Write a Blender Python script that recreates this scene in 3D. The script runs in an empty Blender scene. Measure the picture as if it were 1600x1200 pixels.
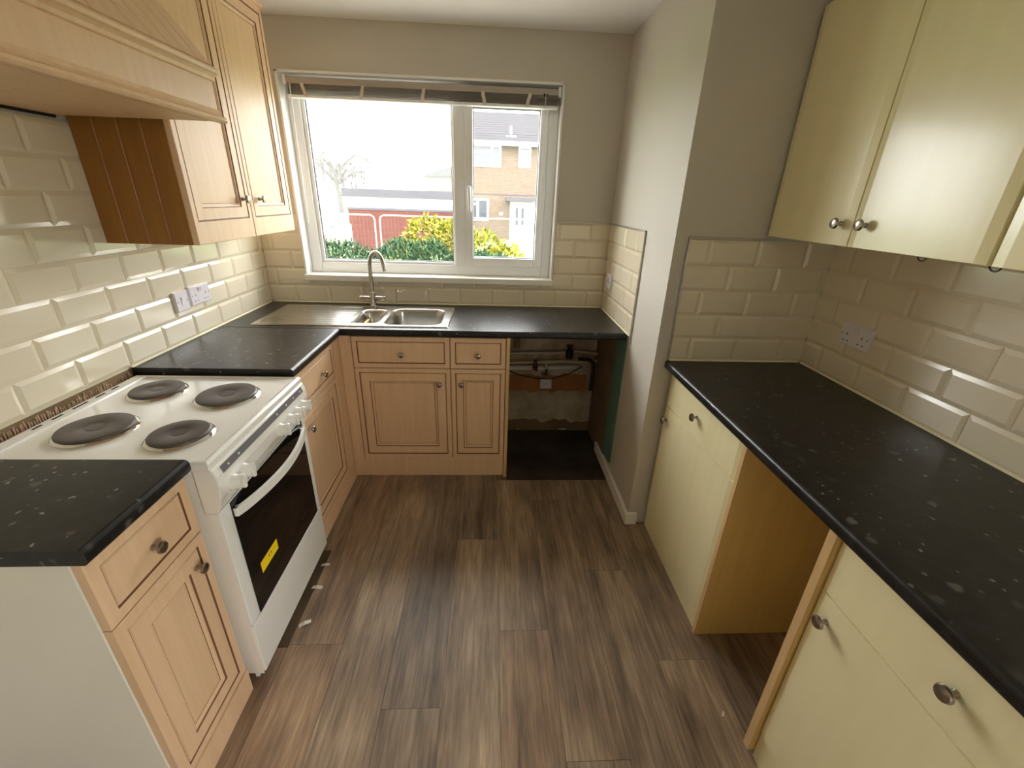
import bpy, bmesh, math, random
from mathutils import Vector, Matrix

random.seed(7)
SC = bpy.context.scene
COL = SC.collection

# ------------------------------------------------------------------ camera, sky, light, exposure
cam = bpy.data.cameras.new('camera')
cam.sensor_fit = 'HORIZONTAL'
cam.sensor_width = 36.0
cam.lens = 15.135
cam.clip_start = 0.02
cam.clip_end = 300
cam_ob = bpy.data.objects.new('camera', cam)
COL.objects.link(cam_ob)
_r = Vector((0.99854956, -0.04418417, 0.03076591))
_u = Vector((-0.01075688, 0.3961855, 0.91810748))
_f = Vector((0.05275482, 0.91710676, -0.39513557))
cam_ob.matrix_world = Matrix(((_r.x, _u.x, -_f.x, 1.3618), (_r.y, _u.y, -_f.y, -2.7472), (_r.z, _u.z, -_f.z, 1.5444), (0, 0, 0, 1)))
SC.camera = cam_ob

world = bpy.data.worlds.new('overcast_sky')
SC.world = world
world.use_nodes = True
_bg = world.node_tree.nodes['Background']
_bg.inputs['Color'].default_value = (1.0, 0.99, 0.982, 1)
_bg.inputs['Strength'].default_value = 4.6

def portal(name, loc, rot, sx, sy):
    l = bpy.data.lights.new(name, 'AREA')
    l.shape = 'RECTANGLE'
    l.size = sx
    l.size_y = sy
    l.cycles.is_portal = True
    o = bpy.data.objects.new(name, l)
    o.location = loc
    o.rotation_euler = rot
    COL.objects.link(o)

portal('window_portal', (0.99, 0.30, 1.60), (math.radians(-90), 0, 0), 1.52, 1.06)
portal('fill_door_portal', (2.96, -3.35, 1.05), (0, math.radians(90), 0), 1.70, 0.60)  # sky light through the door added behind the viewer

SC.view_settings.view_transform = 'Standard'
SC.view_settings.look = 'None'
SC.view_settings.gamma = 1.0
SC.view_settings.use_curve_mapping = False
SC.view_settings.exposure = 1.8
SC.cycles.max_bounces = 10
SC.cycles.diffuse_bounces = 6
SC.cycles.glossy_bounces = 4
SC.cycles.transparent_max_bounces = 12
SC.cycles.volume_bounces = 1
SC.cycles.sample_clamp_indirect = 8.0
SC.cycles.caustics_reflective = False
SC.cycles.caustics_refractive = False

# ------------------------------------------------------------------ materials
def lin(r, g, b):
    f = lambda c: (c / 255 / 12.92) if c / 255 <= 0.04045 else ((c / 255 + 0.055) / 1.055) ** 2.4
    return (f(r), f(g), f(b), 1)

def mat(name, col, rough=0.5, metal=0.0, spec=0.5, coat=0.0):
    m = bpy.data.materials.new(name)
    m.use_nodes = True
    b = m.node_tree.nodes['Principled BSDF']
    b.inputs['Base Color'].default_value = lin(*col)
    b.inputs['Roughness'].default_value = rough
    b.inputs['Metallic'].default_value = metal
    b.inputs['Specular IOR Level'].default_value = spec
    b.inputs['Coat Weight'].default_value = coat
    b.inputs['Coat Roughness'].default_value = 0.1
    return m

def nodes(m):
    nt = m.node_tree
    return nt, nt.nodes, nt.links, nt.nodes['Principled BSDF']

def mapped(m, scale, random_offset=False):
    nt, N, L, b = nodes(m)
    tc = N.new('ShaderNodeTexCoord')
    mp = N.new('ShaderNodeMapping')
    mp.inputs['Scale'].default_value = scale
    L.new(tc.outputs['Object'], mp.inputs['Vector'])
    out = mp.outputs['Vector']
    if random_offset:
        oi = N.new('ShaderNodeObjectInfo')
        ml = N.new('ShaderNodeMath'); ml.operation = 'MULTIPLY'; ml.inputs[1].default_value = 37.0
        L.new(oi.outputs['Random'], ml.inputs[0])
        ad = N.new('ShaderNodeVectorMath'); ad.operation = 'ADD'
        L.new(out, ad.inputs[0]); L.new(ml.outputs[0], ad.inputs[1])
        out = ad.outputs[0]
    return out

def noise(m, vec, scale, detail=3, rough=0.55):
    n = m.node_tree.nodes.new('ShaderNodeTexNoise')
    n.inputs['Scale'].default_value = scale
    n.inputs['Detail'].default_value = detail
    n.inputs['Roughness'].default_value = rough
    m.node_tree.links.new(vec, n.inputs['Vector'])
    return n.outputs['Fac']

def ramp(m, fac, stops):
    r = m.node_tree.nodes.new('ShaderNodeValToRGB')
    e = r.color_ramp.elements
    while len(e) < len(stops):
        e.new(0.5)
    for el, (p, c) in zip(e, stops):
        el.position = p
        el.color = c if len(c) == 4 else lin(*c)
    m.node_tree.links.new(fac, r.inputs['Fac'])
    return r.outputs['Color']

def mix(m, fac, a, b, mode='MIX'):
    x = m.node_tree.nodes.new('ShaderNodeMix')
    x.data_type = 'RGBA'
    x.blend_type = mode
    for s, v in ((0, fac), (6, a), (7, b)):
        if hasattr(v, 'is_linked'):
            m.node_tree.links.new(v, x.inputs[s])
        elif s == 0:
            x.inputs[0].default_value = v
        else:
            x.inputs[s].default_value = v
    return x.outputs[2]

def setcol(m, sock):
    m.node_tree.links.new(sock, m.node_tree.nodes['Principled BSDF'].inputs['Base Color'])

def bump(m, fac, strength, dist=0.002):
    nt, N, L, b = nodes(m)
    n = N.new('ShaderNodeBump')
    n.inputs['Strength'].default_value = strength
    n.inputs['Distance'].default_value = dist
    L.new(fac, n.inputs['Height'])
    L.new(n.outputs['Normal'], b.inputs['Normal'])

def mottled(name, c1, c2, scale, rough=0.5, stretch=(1, 1, 1), detail=3, rnd=True, bumpy=0.0, **k):
    m = mat(name, c1, rough, **k)
    f = noise(m, mapped(m, stretch, rnd), scale, detail)
    setcol(m, ramp(m, f, [(0.3, c1), (0.7, c2)]))
    if bumpy:
        bump(m, f, bumpy)
    return m

MT = {}
MT['wood'] = mottled('painted_maple', (230, 196, 160), (222, 186, 148), 3, 0.46, (14, 14, 0.8), spec=0.35)
MT['glaze'] = mat('dark_glaze', (122, 82, 54), 0.45)
MT['side_wood'] = mottled('orange_beech_foil_shaded', (150, 102, 40), (138, 92, 34), 3, 0.42, (14, 14, 0.8))  # orange foil, toned darker to take in the shade beside the hood
MT['beech'] = mottled('beech_foil', (226, 194, 126), (218, 184, 116), 3, 0.4, (14, 14, 0.8))
MT['raw_edge'] = mottled('raw_beech_edge', (218, 186, 138), (204, 168, 118), 6, 0.55, (14, 14, 1))
MT['cream'] = mottled('cream_foil', (240, 231, 190), (236, 226, 182), 2, 0.24, (1, 10, 0.7), coat=0.15)
MT['white_panel'] = mottled('white_melamine', (240, 235, 222), (234, 228, 214), 3, 0.5)
MT['dark'] = mat('dark_gap', (22, 18, 15), 0.8)
MT['tile'] = mottled('cream_glazed_tile', (230, 220, 197), (225, 213, 188), 1.3, 0.15, coat=0.2)
MT['grout'] = mat('cream_grout', (214, 202, 172), 0.8)
MT['sealant'] = mat('cream_sealant', (236, 228, 196), 0.35)
MT['trim_metal'] = mat('satin_tile_trim', (190, 184, 172), 0.3, 0.75)
MT['paint'] = mottled('magnolia_paint', (203, 197, 186), (198, 191, 180), 1.5, 0.62, bumpy=0.03)
MT['ceiling'] = mottled('ceiling_paint', (236, 235, 231), (232, 230, 226), 1.5, 0.7)
MT['gloss_white'] = mat('white_gloss_paint', (236, 233, 224), 0.3)
MT['upvc'] = mat('white_upvc', (240, 241, 242), 0.3)
MT['reveal'] = mat('white_reveal', (240, 240, 238), 0.4)
MT['gasket'] = mat('grey_gasket', (70, 72, 76), 0.6)
MT['steel'] = mottled('stainless_steel', (206, 204, 200), (190, 187, 182), 4, 0.25, (1, 10, 1), metal=1.0)
MT['tap'] = mat('brushed_nickel', (176, 168, 158), 0.22, 1.0)
MT['knob'] = mat('pewter_knob', (168, 158, 150), 0.26, 1.0)
MT['chrome'] = mat('chrome', (220, 220, 220), 0.08, 1.0)
MT['enamel'] = mat('white_enamel', (238, 236, 230), 0.14, coat=0.4)
MT['enamel_grey'] = mat('grey_print', (112, 110, 112), 0.4)
MT['hotplate'] = mottled('cast_iron_hotplate', (88, 80, 74), (78, 71, 66), 3, 0.42)
MT['hot_centre'] = mat('hotplate_centre', (62, 54, 50), 0.35)
MT['black_glass'] = mat('black_oven_glass', (10, 9, 10), 0.05)
MT['black_plastic'] = mat('black_plastic', (18, 18, 19), 0.4)
MT['yellow'] = mat('yellow_sticker', (246, 212, 20), 0.5)
MT['ink'] = mat('black_ink', (30, 28, 20), 0.6)
MT['socket'] = mat('white_socket_plastic', (226, 220, 226), 0.3)
MT['bare_floor'] = mottled('dirty_concrete', (34, 30, 26), (74, 66, 54), 5, 0.85, detail=6, bumpy=0.3)
MT['bare_plaster'] = mottled('bare_brown_plaster', (164, 112, 66), (146, 96, 54), 6, 0.9, bumpy=0.2)
MT['brown_wall'] = mottled('grubby_brown_plaster', (128, 108, 80), (108, 90, 64), 5, 0.9)
MT['old_white'] = mottled('flaking_white_plaster', (196, 184, 164), (150, 134, 108), 7, 0.9, detail=6, bumpy=0.4)
MT['teal'] = mottled('old_teal_paint', (96, 136, 122), (86, 126, 112), 6, 0.7)
MT['pipe'] = mat('painted_pipe', (186, 172, 150), 0.4)
MT['waste'] = mat('white_waste_pipe', (200, 196, 186), 0.4)
MT['copper_dark'] = mat('tarnished_fitting', (58, 40, 30), 0.5, 0.5)
MT['red'] = mat('dark_red_valve', (84, 22, 18), 0.5)
MT['cable'] = mat('black_cable', (14, 14, 14), 0.5)
MT['slat'] = mat('grey_blind_slat', (176, 166, 158), 0.4)
MT['tape'] = mat('blind_tape', (214, 206, 194), 0.7)
MT['paper'] = mat('white_paper', (226, 220, 208), 0.8)

# speckled black worktop
def worktop_mat():
    m = mat('speckled_black_laminate', (26, 26, 27), 0.34, spec=0.45)
    nt, N, L, bs = nodes(m)
    v = mapped(m, (1, 1, 1), True)
    warp = N.new('ShaderNodeTexNoise'); warp.inputs['Scale'].default_value = 55; warp.inputs['Detail'].default_value = 2
    L.new(v, warp.inputs['Vector'])
    wv = N.new('ShaderNodeVectorMath'); wv.operation = 'SCALE'; wv.inputs['Scale'].default_value = 0.020
    L.new(warp.outputs['Color'], wv.inputs[0])
    av = N.new('ShaderNodeVectorMath'); av.operation = 'ADD'
    L.new(v, av.inputs[0]); L.new(wv.outputs[0], av.inputs[1])
    c = ramp(m, noise(m, v, 26, 4, 0.65), [(0.40, (19, 19, 20)), (0.62, (34, 33, 32)), (0.78, (56, 54, 52))])
    for sc, lo, hi, d0, d1, c0, c1 in ((17, 0.52, 0.60, 0.14, 0.24, (60, 58, 56), (96, 93, 88)), (42, 0.62, 0.70, 0.12, 0.22, (80, 77, 72), (150, 146, 138))):
        vo = N.new('ShaderNodeTexVoronoi'); vo.inputs['Scale'].default_value = sc
        L.new(av.outputs[0], vo.inputs['Vector'])
        near = ramp(m, vo.outputs['Distance'], [(d0, (255, 255, 255)), (d1, (0, 0, 0))])
        sep = N.new('ShaderNodeSeparateColor'); L.new(vo.outputs['Color'], sep.inputs[0])
        pick = ramp(m, sep.outputs[0], [(lo, (0, 0, 0)), (hi, (255, 255, 255))])
        f = N.new('ShaderNodeMath'); f.operation = 'MULTIPLY'
        L.new(near, f.inputs[0]); L.new(pick, f.inputs[1])
        c = mix(m, f.outputs[0], c, ramp(m, sep.outputs[1], [(0.1, c0), (0.9, c1)]))
    setcol(m, c)
    return m
MT['worktop'] = worktop_mat()

# weathered oak vinyl planks; every plank gets its own tone and figure
def plank_mat():
    m = mat('weathered_oak_vinyl', (110, 90, 74), 0.42, spec=0.4)
    nt, N, L, b = nodes(m)
    v1 = mapped(m, (11, 0.9, 1), True)
    v2 = mapped(m, (34, 2.0, 1), True)
    v3 = mapped(m, (3.2, 1.5, 1), True)
    g = ramp(m, noise(m, v1, 2.2, 6, 0.62), [(0.26, (140, 124, 110)), (0.5, (190, 171, 152)), (0.76, (226, 206, 182))])
    fine = ramp(m, noise(m, v2, 3.0, 4, 0.6), [(0.3, (176, 176, 176)), (0.65, (255, 255, 255))])
    c = mix(m, 0.75, g, fine, 'MULTIPLY')
    oi = N.new('ShaderNodeObjectInfo')
    tone = ramp(m, oi.outputs['Random'], [(0.0, (190, 186, 184)), (0.3, (236, 229, 220)), (0.55, (214, 207, 201)), (0.8, (240, 222, 206)), (1.0, (204, 199, 195))])
    c = mix(m, 0.85, c, tone, 'MULTIPLY')
    patch = ramp(m, noise(m, v3, 1.6, 3), [(0.38, (200, 192, 186)), (0.62, (255, 252, 246))])
    c = mix(m, 0.8, c, patch, 'MULTIPLY')
    setcol(m, c)
    bump(m, noise(m, v2, 3.0, 4), 0.12, 0.001)
    return m
MT['plank'] = plank_mat()

def glass_mat(name, tint=(1, 1, 1, 1)):
    m = bpy.data.materials.new(name)
    m.use_nodes = True
    N = m.node_tree.nodes; L = m.node_tree.links
    N.clear()
    o = N.new('ShaderNodeOutputMaterial')
    t = N.new('ShaderNodeBsdfTransparent'); t.inputs[0].default_value = tint
    g = N.new('ShaderNodeBsdfGlossy'); g.inputs['Roughness'].default_value = 0.02
    lw = N.new('ShaderNodeLayerWeight'); lw.inputs['Blend'].default_value = 0.5
    pw = N.new('ShaderNodeMath'); pw.operation = 'POWER'; pw.inputs[1].default_value = 5.0
    L.new(lw.outputs['Facing'], pw.inputs[0])
    f = N.new('ShaderNodeMath'); f.operation = 'MULTIPLY_ADD'; f.inputs[1].default_value = 0.9; f.inputs[2].default_value = 0.03
    L.new(pw.outputs[0], f.inputs[0])
    x = N.new('ShaderNodeMixShader')
    L.new(f.outputs[0], x.inputs[0]); L.new(t.outputs[0], x.inputs[1]); L.new(g.outputs[0], x.inputs[2])
    L.new(x.outputs[0], o.inputs['Surface'])
    return m
MT['glass'] = glass_mat('window_glass', (0.97, 0.985, 0.98, 1))

# ------------------------------------------------------------------ mesh helpers
WPOS = {}

class MB:
    def __init__(s):
        s.v = []; s.f = []; s.m = []
    def add(s, vs, fs, mi=0):
        o = len(s.v)
        s.v += [tuple(p) for p in vs]
        for f in fs:
            s.f.append(tuple(i + o for i in f)); s.m.append(mi)
        return s
    def box(s, x0, x1, y0, y1, z0, z1, mi=0):
        x0, x1 = min(x0, x1), max(x0, x1); y0, y1 = min(y0, y1), max(y0, y1); z0, z1 = min(z0, z1), max(z0, z1)
        return s.add([(x0, y0, z0), (x1, y0, z0), (x1, y1, z0), (x0, y1, z0), (x0, y0, z1), (x1, y0, z1), (x1, y1, z1), (x0, y1, z1)],
                     [(0, 3, 2, 1), (4, 5, 6, 7), (0, 1, 5, 4), (1, 2, 6, 5), (2, 3, 7, 6), (3, 0, 4, 7)], mi)
    def prism(s, poly, axis, a0, a1, mi=0):
        """poly: 2D points in the two other axes (order x,y,z minus axis); extruded along axis"""
        def P(p, a):
            return (a, p[0], p[1]) if axis == 'x' else (p[0], a, p[1]) if axis == 'y' else (p[0], p[1], a)
        n = len(poly)
        vs = [P(p, a0) for p in poly] + [P(p, a1) for p in poly]
        fs = [tuple(range(n - 1, -1, -1)), tuple(range(n, 2 * n))] + [(i, (i + 1) % n, n + (i + 1) % n, n + i) for i in range(n)]
        return s.add(vs, fs, mi)
    def ringpath(s, pts, radii, n=10, mi=0, caps=True, squash=None):
        pts = [Vector(p) for p in pts]
        vs = []; fs = []
        up = None
        for i, p in enumerate(pts):
            t = (pts[min(i + 1, len(pts) - 1)] - pts[max(i - 1, 0)]).normalized()
            if up is None:
                up = Vector((0, 0, 1)) if abs(t.z) < 0.9 else Vector((0, 1, 0))
            a = t.cross(up).normalized()
            b = a.cross(t).normalized()
            up = b
            r = radii[i] if isinstance(radii, (list, tuple)) else radii
            for k in range(n):
                w = 2 * math.pi * k / n
                vs.append(p + a * (r * math.cos(w)) + b * (r * math.sin(w) * (squash or 1)))
        for i in range(len(pts) - 1):
            for k in range(n):
                fs.append((i * n + k, i * n + (k + 1) % n, (i + 1) * n + (k + 1) % n, (i + 1) * n + k))
        if caps:
            fs.append(tuple(range(n - 1, -1, -1)))
            fs.append(tuple((len(pts) - 1) * n + k for k in range(n)))
        return s.add(vs, fs, mi)
    def lathe(s, prof, org, axis=(0, 0, 1), n=20, mi=0):
        ax = Vector(axis).normalized(); org = Vector(org)
        a = ax.orthogonal().normalized(); b = ax.cross(a)
        vs = []; fs = []
        for r, h in prof:
            for k in range(n):
                w = 2 * math.pi * k / n
                vs.append(org + ax * h + a * (r * math.cos(w)) + b * (r * math.sin(w)))
        for i in range(len(prof) - 1):
            for k in range(n):
                fs.append((i * n + k, i * n + (k + 1) % n, (i + 1) * n + (k + 1) % n, (i + 1) * n + k))
        fs.append(tuple(range(n - 1, -1, -1)))
        fs.append(tuple((len(prof) - 1) * n + k for k in range(n)))
        return s.add(vs, fs, mi)
    def rings(s, F, u0, u1, v0, v1, rings):
        """rectangular profile front: rings = (inset l, r, b, t, n, mi); F maps (u, v, n) to the world"""
        vs = [F(u0, v0, 0), F(u1, v0, 0), F(u1, v1, 0), F(u0, v1, 0)]
        base = len(s.v)
        s.v += [tuple(p) for p in vs]
        s.f.append((base + 3, base + 2, base + 1, base)); s.m.append(0)
        prev = base
        for (l, r, b, t, n, mi) in rings:
            o = len(s.v)
            s.v += [tuple(F(u0 + l, v0 + b, n)), tuple(F(u1 - r, v0 + b, n)), tuple(F(u1 - r, v1 - t, n)), tuple(F(u0 + l, v1 - t, n))]
            for k in range(4):
                s.f.append((prev + k, prev + (k + 1) % 4, o + (k + 1) % 4, o + k)); s.m.append(mi)
            prev = o
        s.f.append((prev, prev + 1, prev + 2, prev + 3)); s.m.append(rings[-1][5])
        return s
    def build(s, name, mats, parent=None, smooth=False, bevel=0, seg=2, recalc=True, origin=None):
        if not isinstance(mats, (list, tuple)):
            mats = [mats]
        xs = [p[0] for p in s.v]; ys = [p[1] for p in s.v]; zs = [p[2] for p in s.v]
        c = Vector(origin) if origin else Vector(((min(xs) + max(xs)) / 2, (min(ys) + max(ys)) / 2, min(zs)))
        me = bpy.data.meshes.new(name)
        me.from_pydata([(p[0] - c.x, p[1] - c.y, p[2] - c.z) for p in s.v], [], s.f)
        for mm in mats:
            me.materials.append(MT[mm] if isinstance(mm, str) else mm)
        for p, i in zip(me.polygons, s.m):
            p.material_index = i
        if recalc:
            bm = bmesh.new(); bm.from_mesh(me)
            bmesh.ops.recalc_face_normals(bm, faces=bm.faces)
            bm.to_mesh(me); bm.free()
        if smooth:
            me.polygons.foreach_set('use_smooth', [True] * len(me.polygons))
            me.set_sharp_from_angle(angle=math.radians(40))
        o = bpy.data.objects.new(name, me)
        COL.objects.link(o)
        WPOS[o.name] = c
        if parent:
            o.parent = parent
            o.location = c - WPOS[parent.name]
        else:
            o.location = c
        if bevel:
            b = o.modifiers.new('edge', 'BEVEL')
            b.width = bevel; b.segments = seg; b.limit_method = 'ANGLE'; b.angle_limit = math.radians(40)
        return o

def tag(o, label, cat, group=None):
    o['label'] = label; o['category'] = cat
    if group:
        o['group'] = group
    return o

def thing(name, loc, label, cat, group=None):
    o = bpy.data.objects.new(name, None)
    o.empty_display_size = 0.1
    COL.objects.link(o)
    o.location = loc
    WPOS[o.name] = Vector(loc)
    return tag(o, label, cat, group)

def structure(o):
    o['kind'] = 'structure'
    return o

def B(name, m, parent, x0, x1, y0, y1, z0, z1, bevel=0, seg=2):
    return MB().box(x0, x1, y0, y1, z0, z1).build(name, m, parent, bevel=bevel, seg=seg)

# room dimensions (metres): left tile face x=0, window-wall tile face y=0, floor z=0
XR, D4, X2, ZC, YB = 2.085, -0.99, 2.752, 2.352, -3.80
TOP = 0.91
WX0, WX1, WZ0, WZ1 = 0.232, 1.750, 1.047, 2.123     # window opening

# ------------------------------------------------------------------ the room shell
MT['underlay'] = mottled('brown_underlay', (104, 84, 62), (78, 62, 46), 6, 0.85, detail=5)
fl = structure(B('floor', 'underlay', None, -0.1, 3.0, YB - 0.1, 0.3, -0.12, -0.004))
edges = [0.435 + 0.195 * i for i in range(12)] + [2.752]
first = [-1.35, -1.63, -0.95, -1.86, -1.10, -1.59, -0.80, -1.30, -1.72, -1.0, -1.5, -1.2]
for i in range(len(edges) - 1):
    a, b = edges[i], edges[i + 1]
    far = -0.614 if a > 1.3 else -0.55
    if a < 0.6:
        far = -1.64
    ys = [far]
    y = first[i]
    while y > far - 0.15:
        y -= 1.22
    while y > YB + 0.05:
        ys.append(y); y -= 1.22
    ys.append(YB)
    for k in range(len(ys) - 1):
        p = MB().box(a + 0.0006, b - 0.0006, ys[k + 1] + 0.0006, ys[k] - 0.0006, -0.004, 0.0)
        p.build('plank', 'plank', fl)
MB().box(0.545, 0.6294, -1.16, -0.55, -0.004, 0.0).build('plank', 'plank', fl)
MB().box(1.4106, 1.470, -0.6134, -0.55, -0.004, 0.0).build('plank', 'plank', fl)

B('bare_patch', 'bare_floor', fl, 1.4706, XR + 0.01, -0.6134, 0.006, -0.004, -0.001)
structure(B('ceiling', 'ceiling', None, -0.1, 3.0, YB - 0.1, 0.3, ZC, ZC + 0.1))

WY = 0.007            # plaster plane behind the tiles on the window wall
w = MB()
w.box(-0.12, WX0, WY, 0.29, -0.1, ZC + 0.02).box(WX1, 3.0, WY, 0.29, -0.1, ZC + 0.02)
w.box(WX0, WX1, WY, 0.29, -0.1, WZ0).box(WX0, WX1, WY, 0.29, WZ1, ZC + 0.02)
wall_window = structure(w.build('wall_window', 'paint'))
wall_left = structure(B('wall_left', 'paint', None, -0.12, -0.007, YB - 0.1, WY, -0.1, ZC + 0.02))
w = MB()
w.box(X2 + 0.007, 2.95, -3.02, D4, -0.1, ZC + 0.02).box(X2 + 0.007, 2.95, YB - 0.1, -3.68, -0.1, ZC + 0.02)
w.box(X2 + 0.007, 2.95, -3.68, -3.02, -0.1, 0.0).box(X2 + 0.007, 2.95, -3.68, -3.02, 2.02, ZC + 0.02)
wall_right = structure(w.build('wall_right', 'paint'))
wall_partition = structure(B('wall_partition', 'paint', None, XR + 0.007, 2.95, D4 + 0.007, WY, -0.1, ZC + 0.02))
w = MB().box(-0.12, 2.95, YB - 0.2, YB, -0.1, ZC + 0.02)
structure(w.build('wall_back', 'paint'))

# old finishes left bare under the worktop
def ragged(x0, x1, z0, z1, y0, y1, amp, name, m, par, seed):
    rnd = random.Random(seed)
    n = 14
    top = [(x0 + (x1 - x0) * i / n, z1 + rnd.uniform(-amp, amp)) for i in range(n + 1)]
    bot = [(x0 + (x1 - x0) * i / n, z0 + rnd.uniform(-amp, amp)) for i in range(n, -1, -1)]
    return MB().prism(bot[::-1] + top[::-1], 'y', y0, y1).build(name, m, par)
MB().box(1.49, XR + 0.006, -0.001, WY, 0.0, 0.868).build('old_plaster', 'old_white', wall_window)
ragged(1.49, XR - 0.05, 0.31, 0.435, -0.004, -0.001, 0.014, 'bare_plaster', 'bare_plaster', wall_window, 3)
ragged(1.49, XR, 0.0, 0.075, -0.005, -0.001, 0.02, 'dirty_plaster', 'brown_wall', wall_window, 5)
B('bare_wall_strip', 'brown_wall', wall_partition, XR + 0.001, XR + 0.007, -0.43, 0.0, 0.0, 0.869)
MB().prism([(-0.43, 0.08), (-0.585, 0.10), (-0.59, 0.869), (-0.425, 0.869)], 'x', XR + 0.0005, XR + 0.007).build('teal_paint_strip', 'teal', wall_partition)

# skirting round the partition corner
bb = MB()
bb.prism([(XR + 0.007, -0.275), (XR - 0.012, -0.275), (XR - 0.012, D4 - 0.012), (2.135, D4 - 0.012), (2.135, D4 + 0.007), (XR + 0.007, D4 + 0.007)], 'z', 0.0, 0.068)
structure(bb.build('baseboard_right', 'gloss_white', bevel=0.004))

# ------------------------------------------------------------------ wall tiles (bevelled, half-bond, one object each)
TM = {}
def tile_mesh(kind, w_, h, cuts):
    key = (kind, round(w_, 4), round(h, 4), cuts)
    if key in TM:
        return TM[key]
    T0, T1, bw = 0.0035, 0.0080, 0.013
    l, r, b, t = [(0.0005 if c else min(bw, 0.45 * (w_ if i < 2 else h))) for i, c in enumerate(cuts)]
    axes = {'left': ((0, 1, 0), (1, 0, 0)), 'window': ((1, 0, 0), (0, -1, 0)), 'return': ((0, -1, 0), (-1, 0, 0)), 'alcove': ((1, 0, 0), (0, -1, 0)), 'right': ((0, -1, 0), (-1, 0, 0))}[kind]
    U, Nn, V = Vector(axes[0]), Vector(axes[1]), Vector((0, 0, 1))
    F = lambda u, v, n: U * u + V * v + Nn * n
    mb = MB().rings(F, 0, w_, 0, h, [(0, 0, 0, 0, T0, 0), (l, r, b, t, T1, 0)])
    me = bpy.data.meshes.new('tile')
    me.from_pydata(mb.v, [], mb.f)
    bm = bmesh.new(); bm.from_mesh(me); bmesh.ops.recalc_face_normals(bm, faces=bm.faces); bm.to_mesh(me); bm.free()
    me.materials.append(MT['tile'])
    TM[key] = me
    return me

def subtract(rect, hole):
    (a, b, c, d), (p, q, r, s) = rect, hole
    if q <= a or p >= b or s <= c or r >= d:
        return [rect]
    out = []
    if r > c: out.append((a, b, c, r))
    if s < d: out.append((a, b, s, d))
    c2, d2 = max(c, r), min(d, s)
    if p > a: out.append((a, p, c2, d2))
    if q < b: out.append((q, b, c2, d2))
    return out

def tile_field(wall, kind, to_world, u0, u1, rows, phase, z0=TOP, hole=None, ztop=None):
    """u runs along the wall; odd rows have joints at phase + k * 0.202, even rows half a tile on"""
    P, R, J = 0.202, 0.102, 0.0018
    rnd = random.Random(len(kind) * 13 + rows)
    for row in range(rows):
        ph = phase + (0.101 if row % 2 else 0)
        k0 = math.floor((u0 - ph) / P)
        a = ph + k0 * P
        while a < u1:
            full = (a + J / 2, a + P - J / 2, z0 + row * R + J / 2 + 0.0006, z0 + (row + 1) * R - J / 2)
            c = (max(full[0], u0), min(full[1], u1), full[2], min(full[3], ztop or 9))
            a += P
            if c[1] - c[0] < 0.006:
                continue
            for q in ([c] if not hole else subtract(c, hole)):
                if q[1] - q[0] < 0.006 or q[3] - q[2] < 0.006:
                    continue
                cuts = tuple(abs(q[i] - full[i]) > 1e-5 for i in range(4))
                o = bpy.data.objects.new('tile', tile_mesh(kind, q[1] - q[0], q[3] - q[2], cuts))
                COL.objects.link(o)
                o.parent = wall
                o.location = to_world(q[0], q[2]) - WPOS[wall.name]
                o.rotation_euler = (rnd.uniform(-1, 1) * 0.0022, rnd.uniform(-1, 1) * 0.0022, rnd.uniform(-1, 1) * 0.0022)

# left wall: eight courses up to the cooker hood
tile_field(wall_left, 'left', lambda u, v: Vector((-0.007, u, v)), -2.75, -0.001, 8, -0.948)
B('grout', 'grout', wall_left, -0.007, -0.0042, -2.75, -0.001, TOP - 0.004, TOP + 8 * 0.102)
B('rough_strip', 'brown_wall', wall_left, -0.007, -0.001, -1.79, -1.15, 0.80, TOP - 0.004)
rg = MB()
yy = -1.785
while yy < -1.16:
    hgt = random.uniform(0.018, 0.034)
    lean = random.uniform(-0.004, 0.004)
    z0 = 0.868
    rg.add([(-0.002, yy, z0), (-0.002, yy + 0.004, z0), (-0.002, yy + 0.004 + lean, z0 + hgt), (-0.002, yy + lean, z0 + hgt), (0.002, yy + 0.001, z0), (0.002, yy + 0.003, z0), (0.002, yy + 0.003 + lean, z0 + hgt), (0.002, yy + 0.001 + lean, z0 + hgt)],
           [(0, 1, 2, 3), (4, 5, 6, 7), (0, 1, 5, 4), (1, 2, 6, 5), (2, 3, 7, 6), (3, 0, 4, 7)])
    yy += 0.0085
MT['adhesive'] = mottled('old_tile_adhesive', (226, 200, 174), (196, 160, 134), 9, 0.9)
_ar = rg.build('adhesive_ridges', 'adhesive', wall_left)
_ar['kind'] = 'stuff'
tile_field(wall_window, 'window', lambda u, v: Vector((u, WY, v)), 0.002, XR - 0.001, 5, 0.157, hole=(WX0 - 0.004, WX1 + 0.004, WZ0, 9))
g = MB()
g.box(0.0, WX0 - 0.004, 0.0042, WY, TOP - 0.004, 1.419).box(WX1 + 0.004, XR, 0.0042, WY, TOP - 0.004, 1.419).box(WX0 - 0.004, WX1 + 0.004, 0.0042, WY, TOP - 0.004, WZ0)
g.build('grout', 'grout', wall_window)
tile_field(wall_partition, 'return', lambda u, v: Vector((XR + 0.007, -u, v)), 0.002, 0.635, 5, 0.135)
tile_field(wall_partition, 'alcove', lambda u, v: Vector((u, D4 + 0.007, v)), 2.153, X2 - 0.001, 5, 2.238)
g = MB()
g.box(XR + 0.0042, XR + 0.007, -0.635, -0.002, TOP - 0.004, 1.419).box(2.153, X2, D4 + 0.0042, D4 + 0.007, TOP - 0.004, 1.419)
g.build('grout', 'grout', wall_partition)
tile_field(wall_right, 'right', lambda u, v: Vector((X2 + 0.007, -u, v)), -D4 + 0.001, 2.9, 5, 1.4946)
B('grout', 'grout', wall_right, X2 + 0.0042, X2 + 0.007, -2.9, D4, TOP - 0.004, 1.421)
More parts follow.
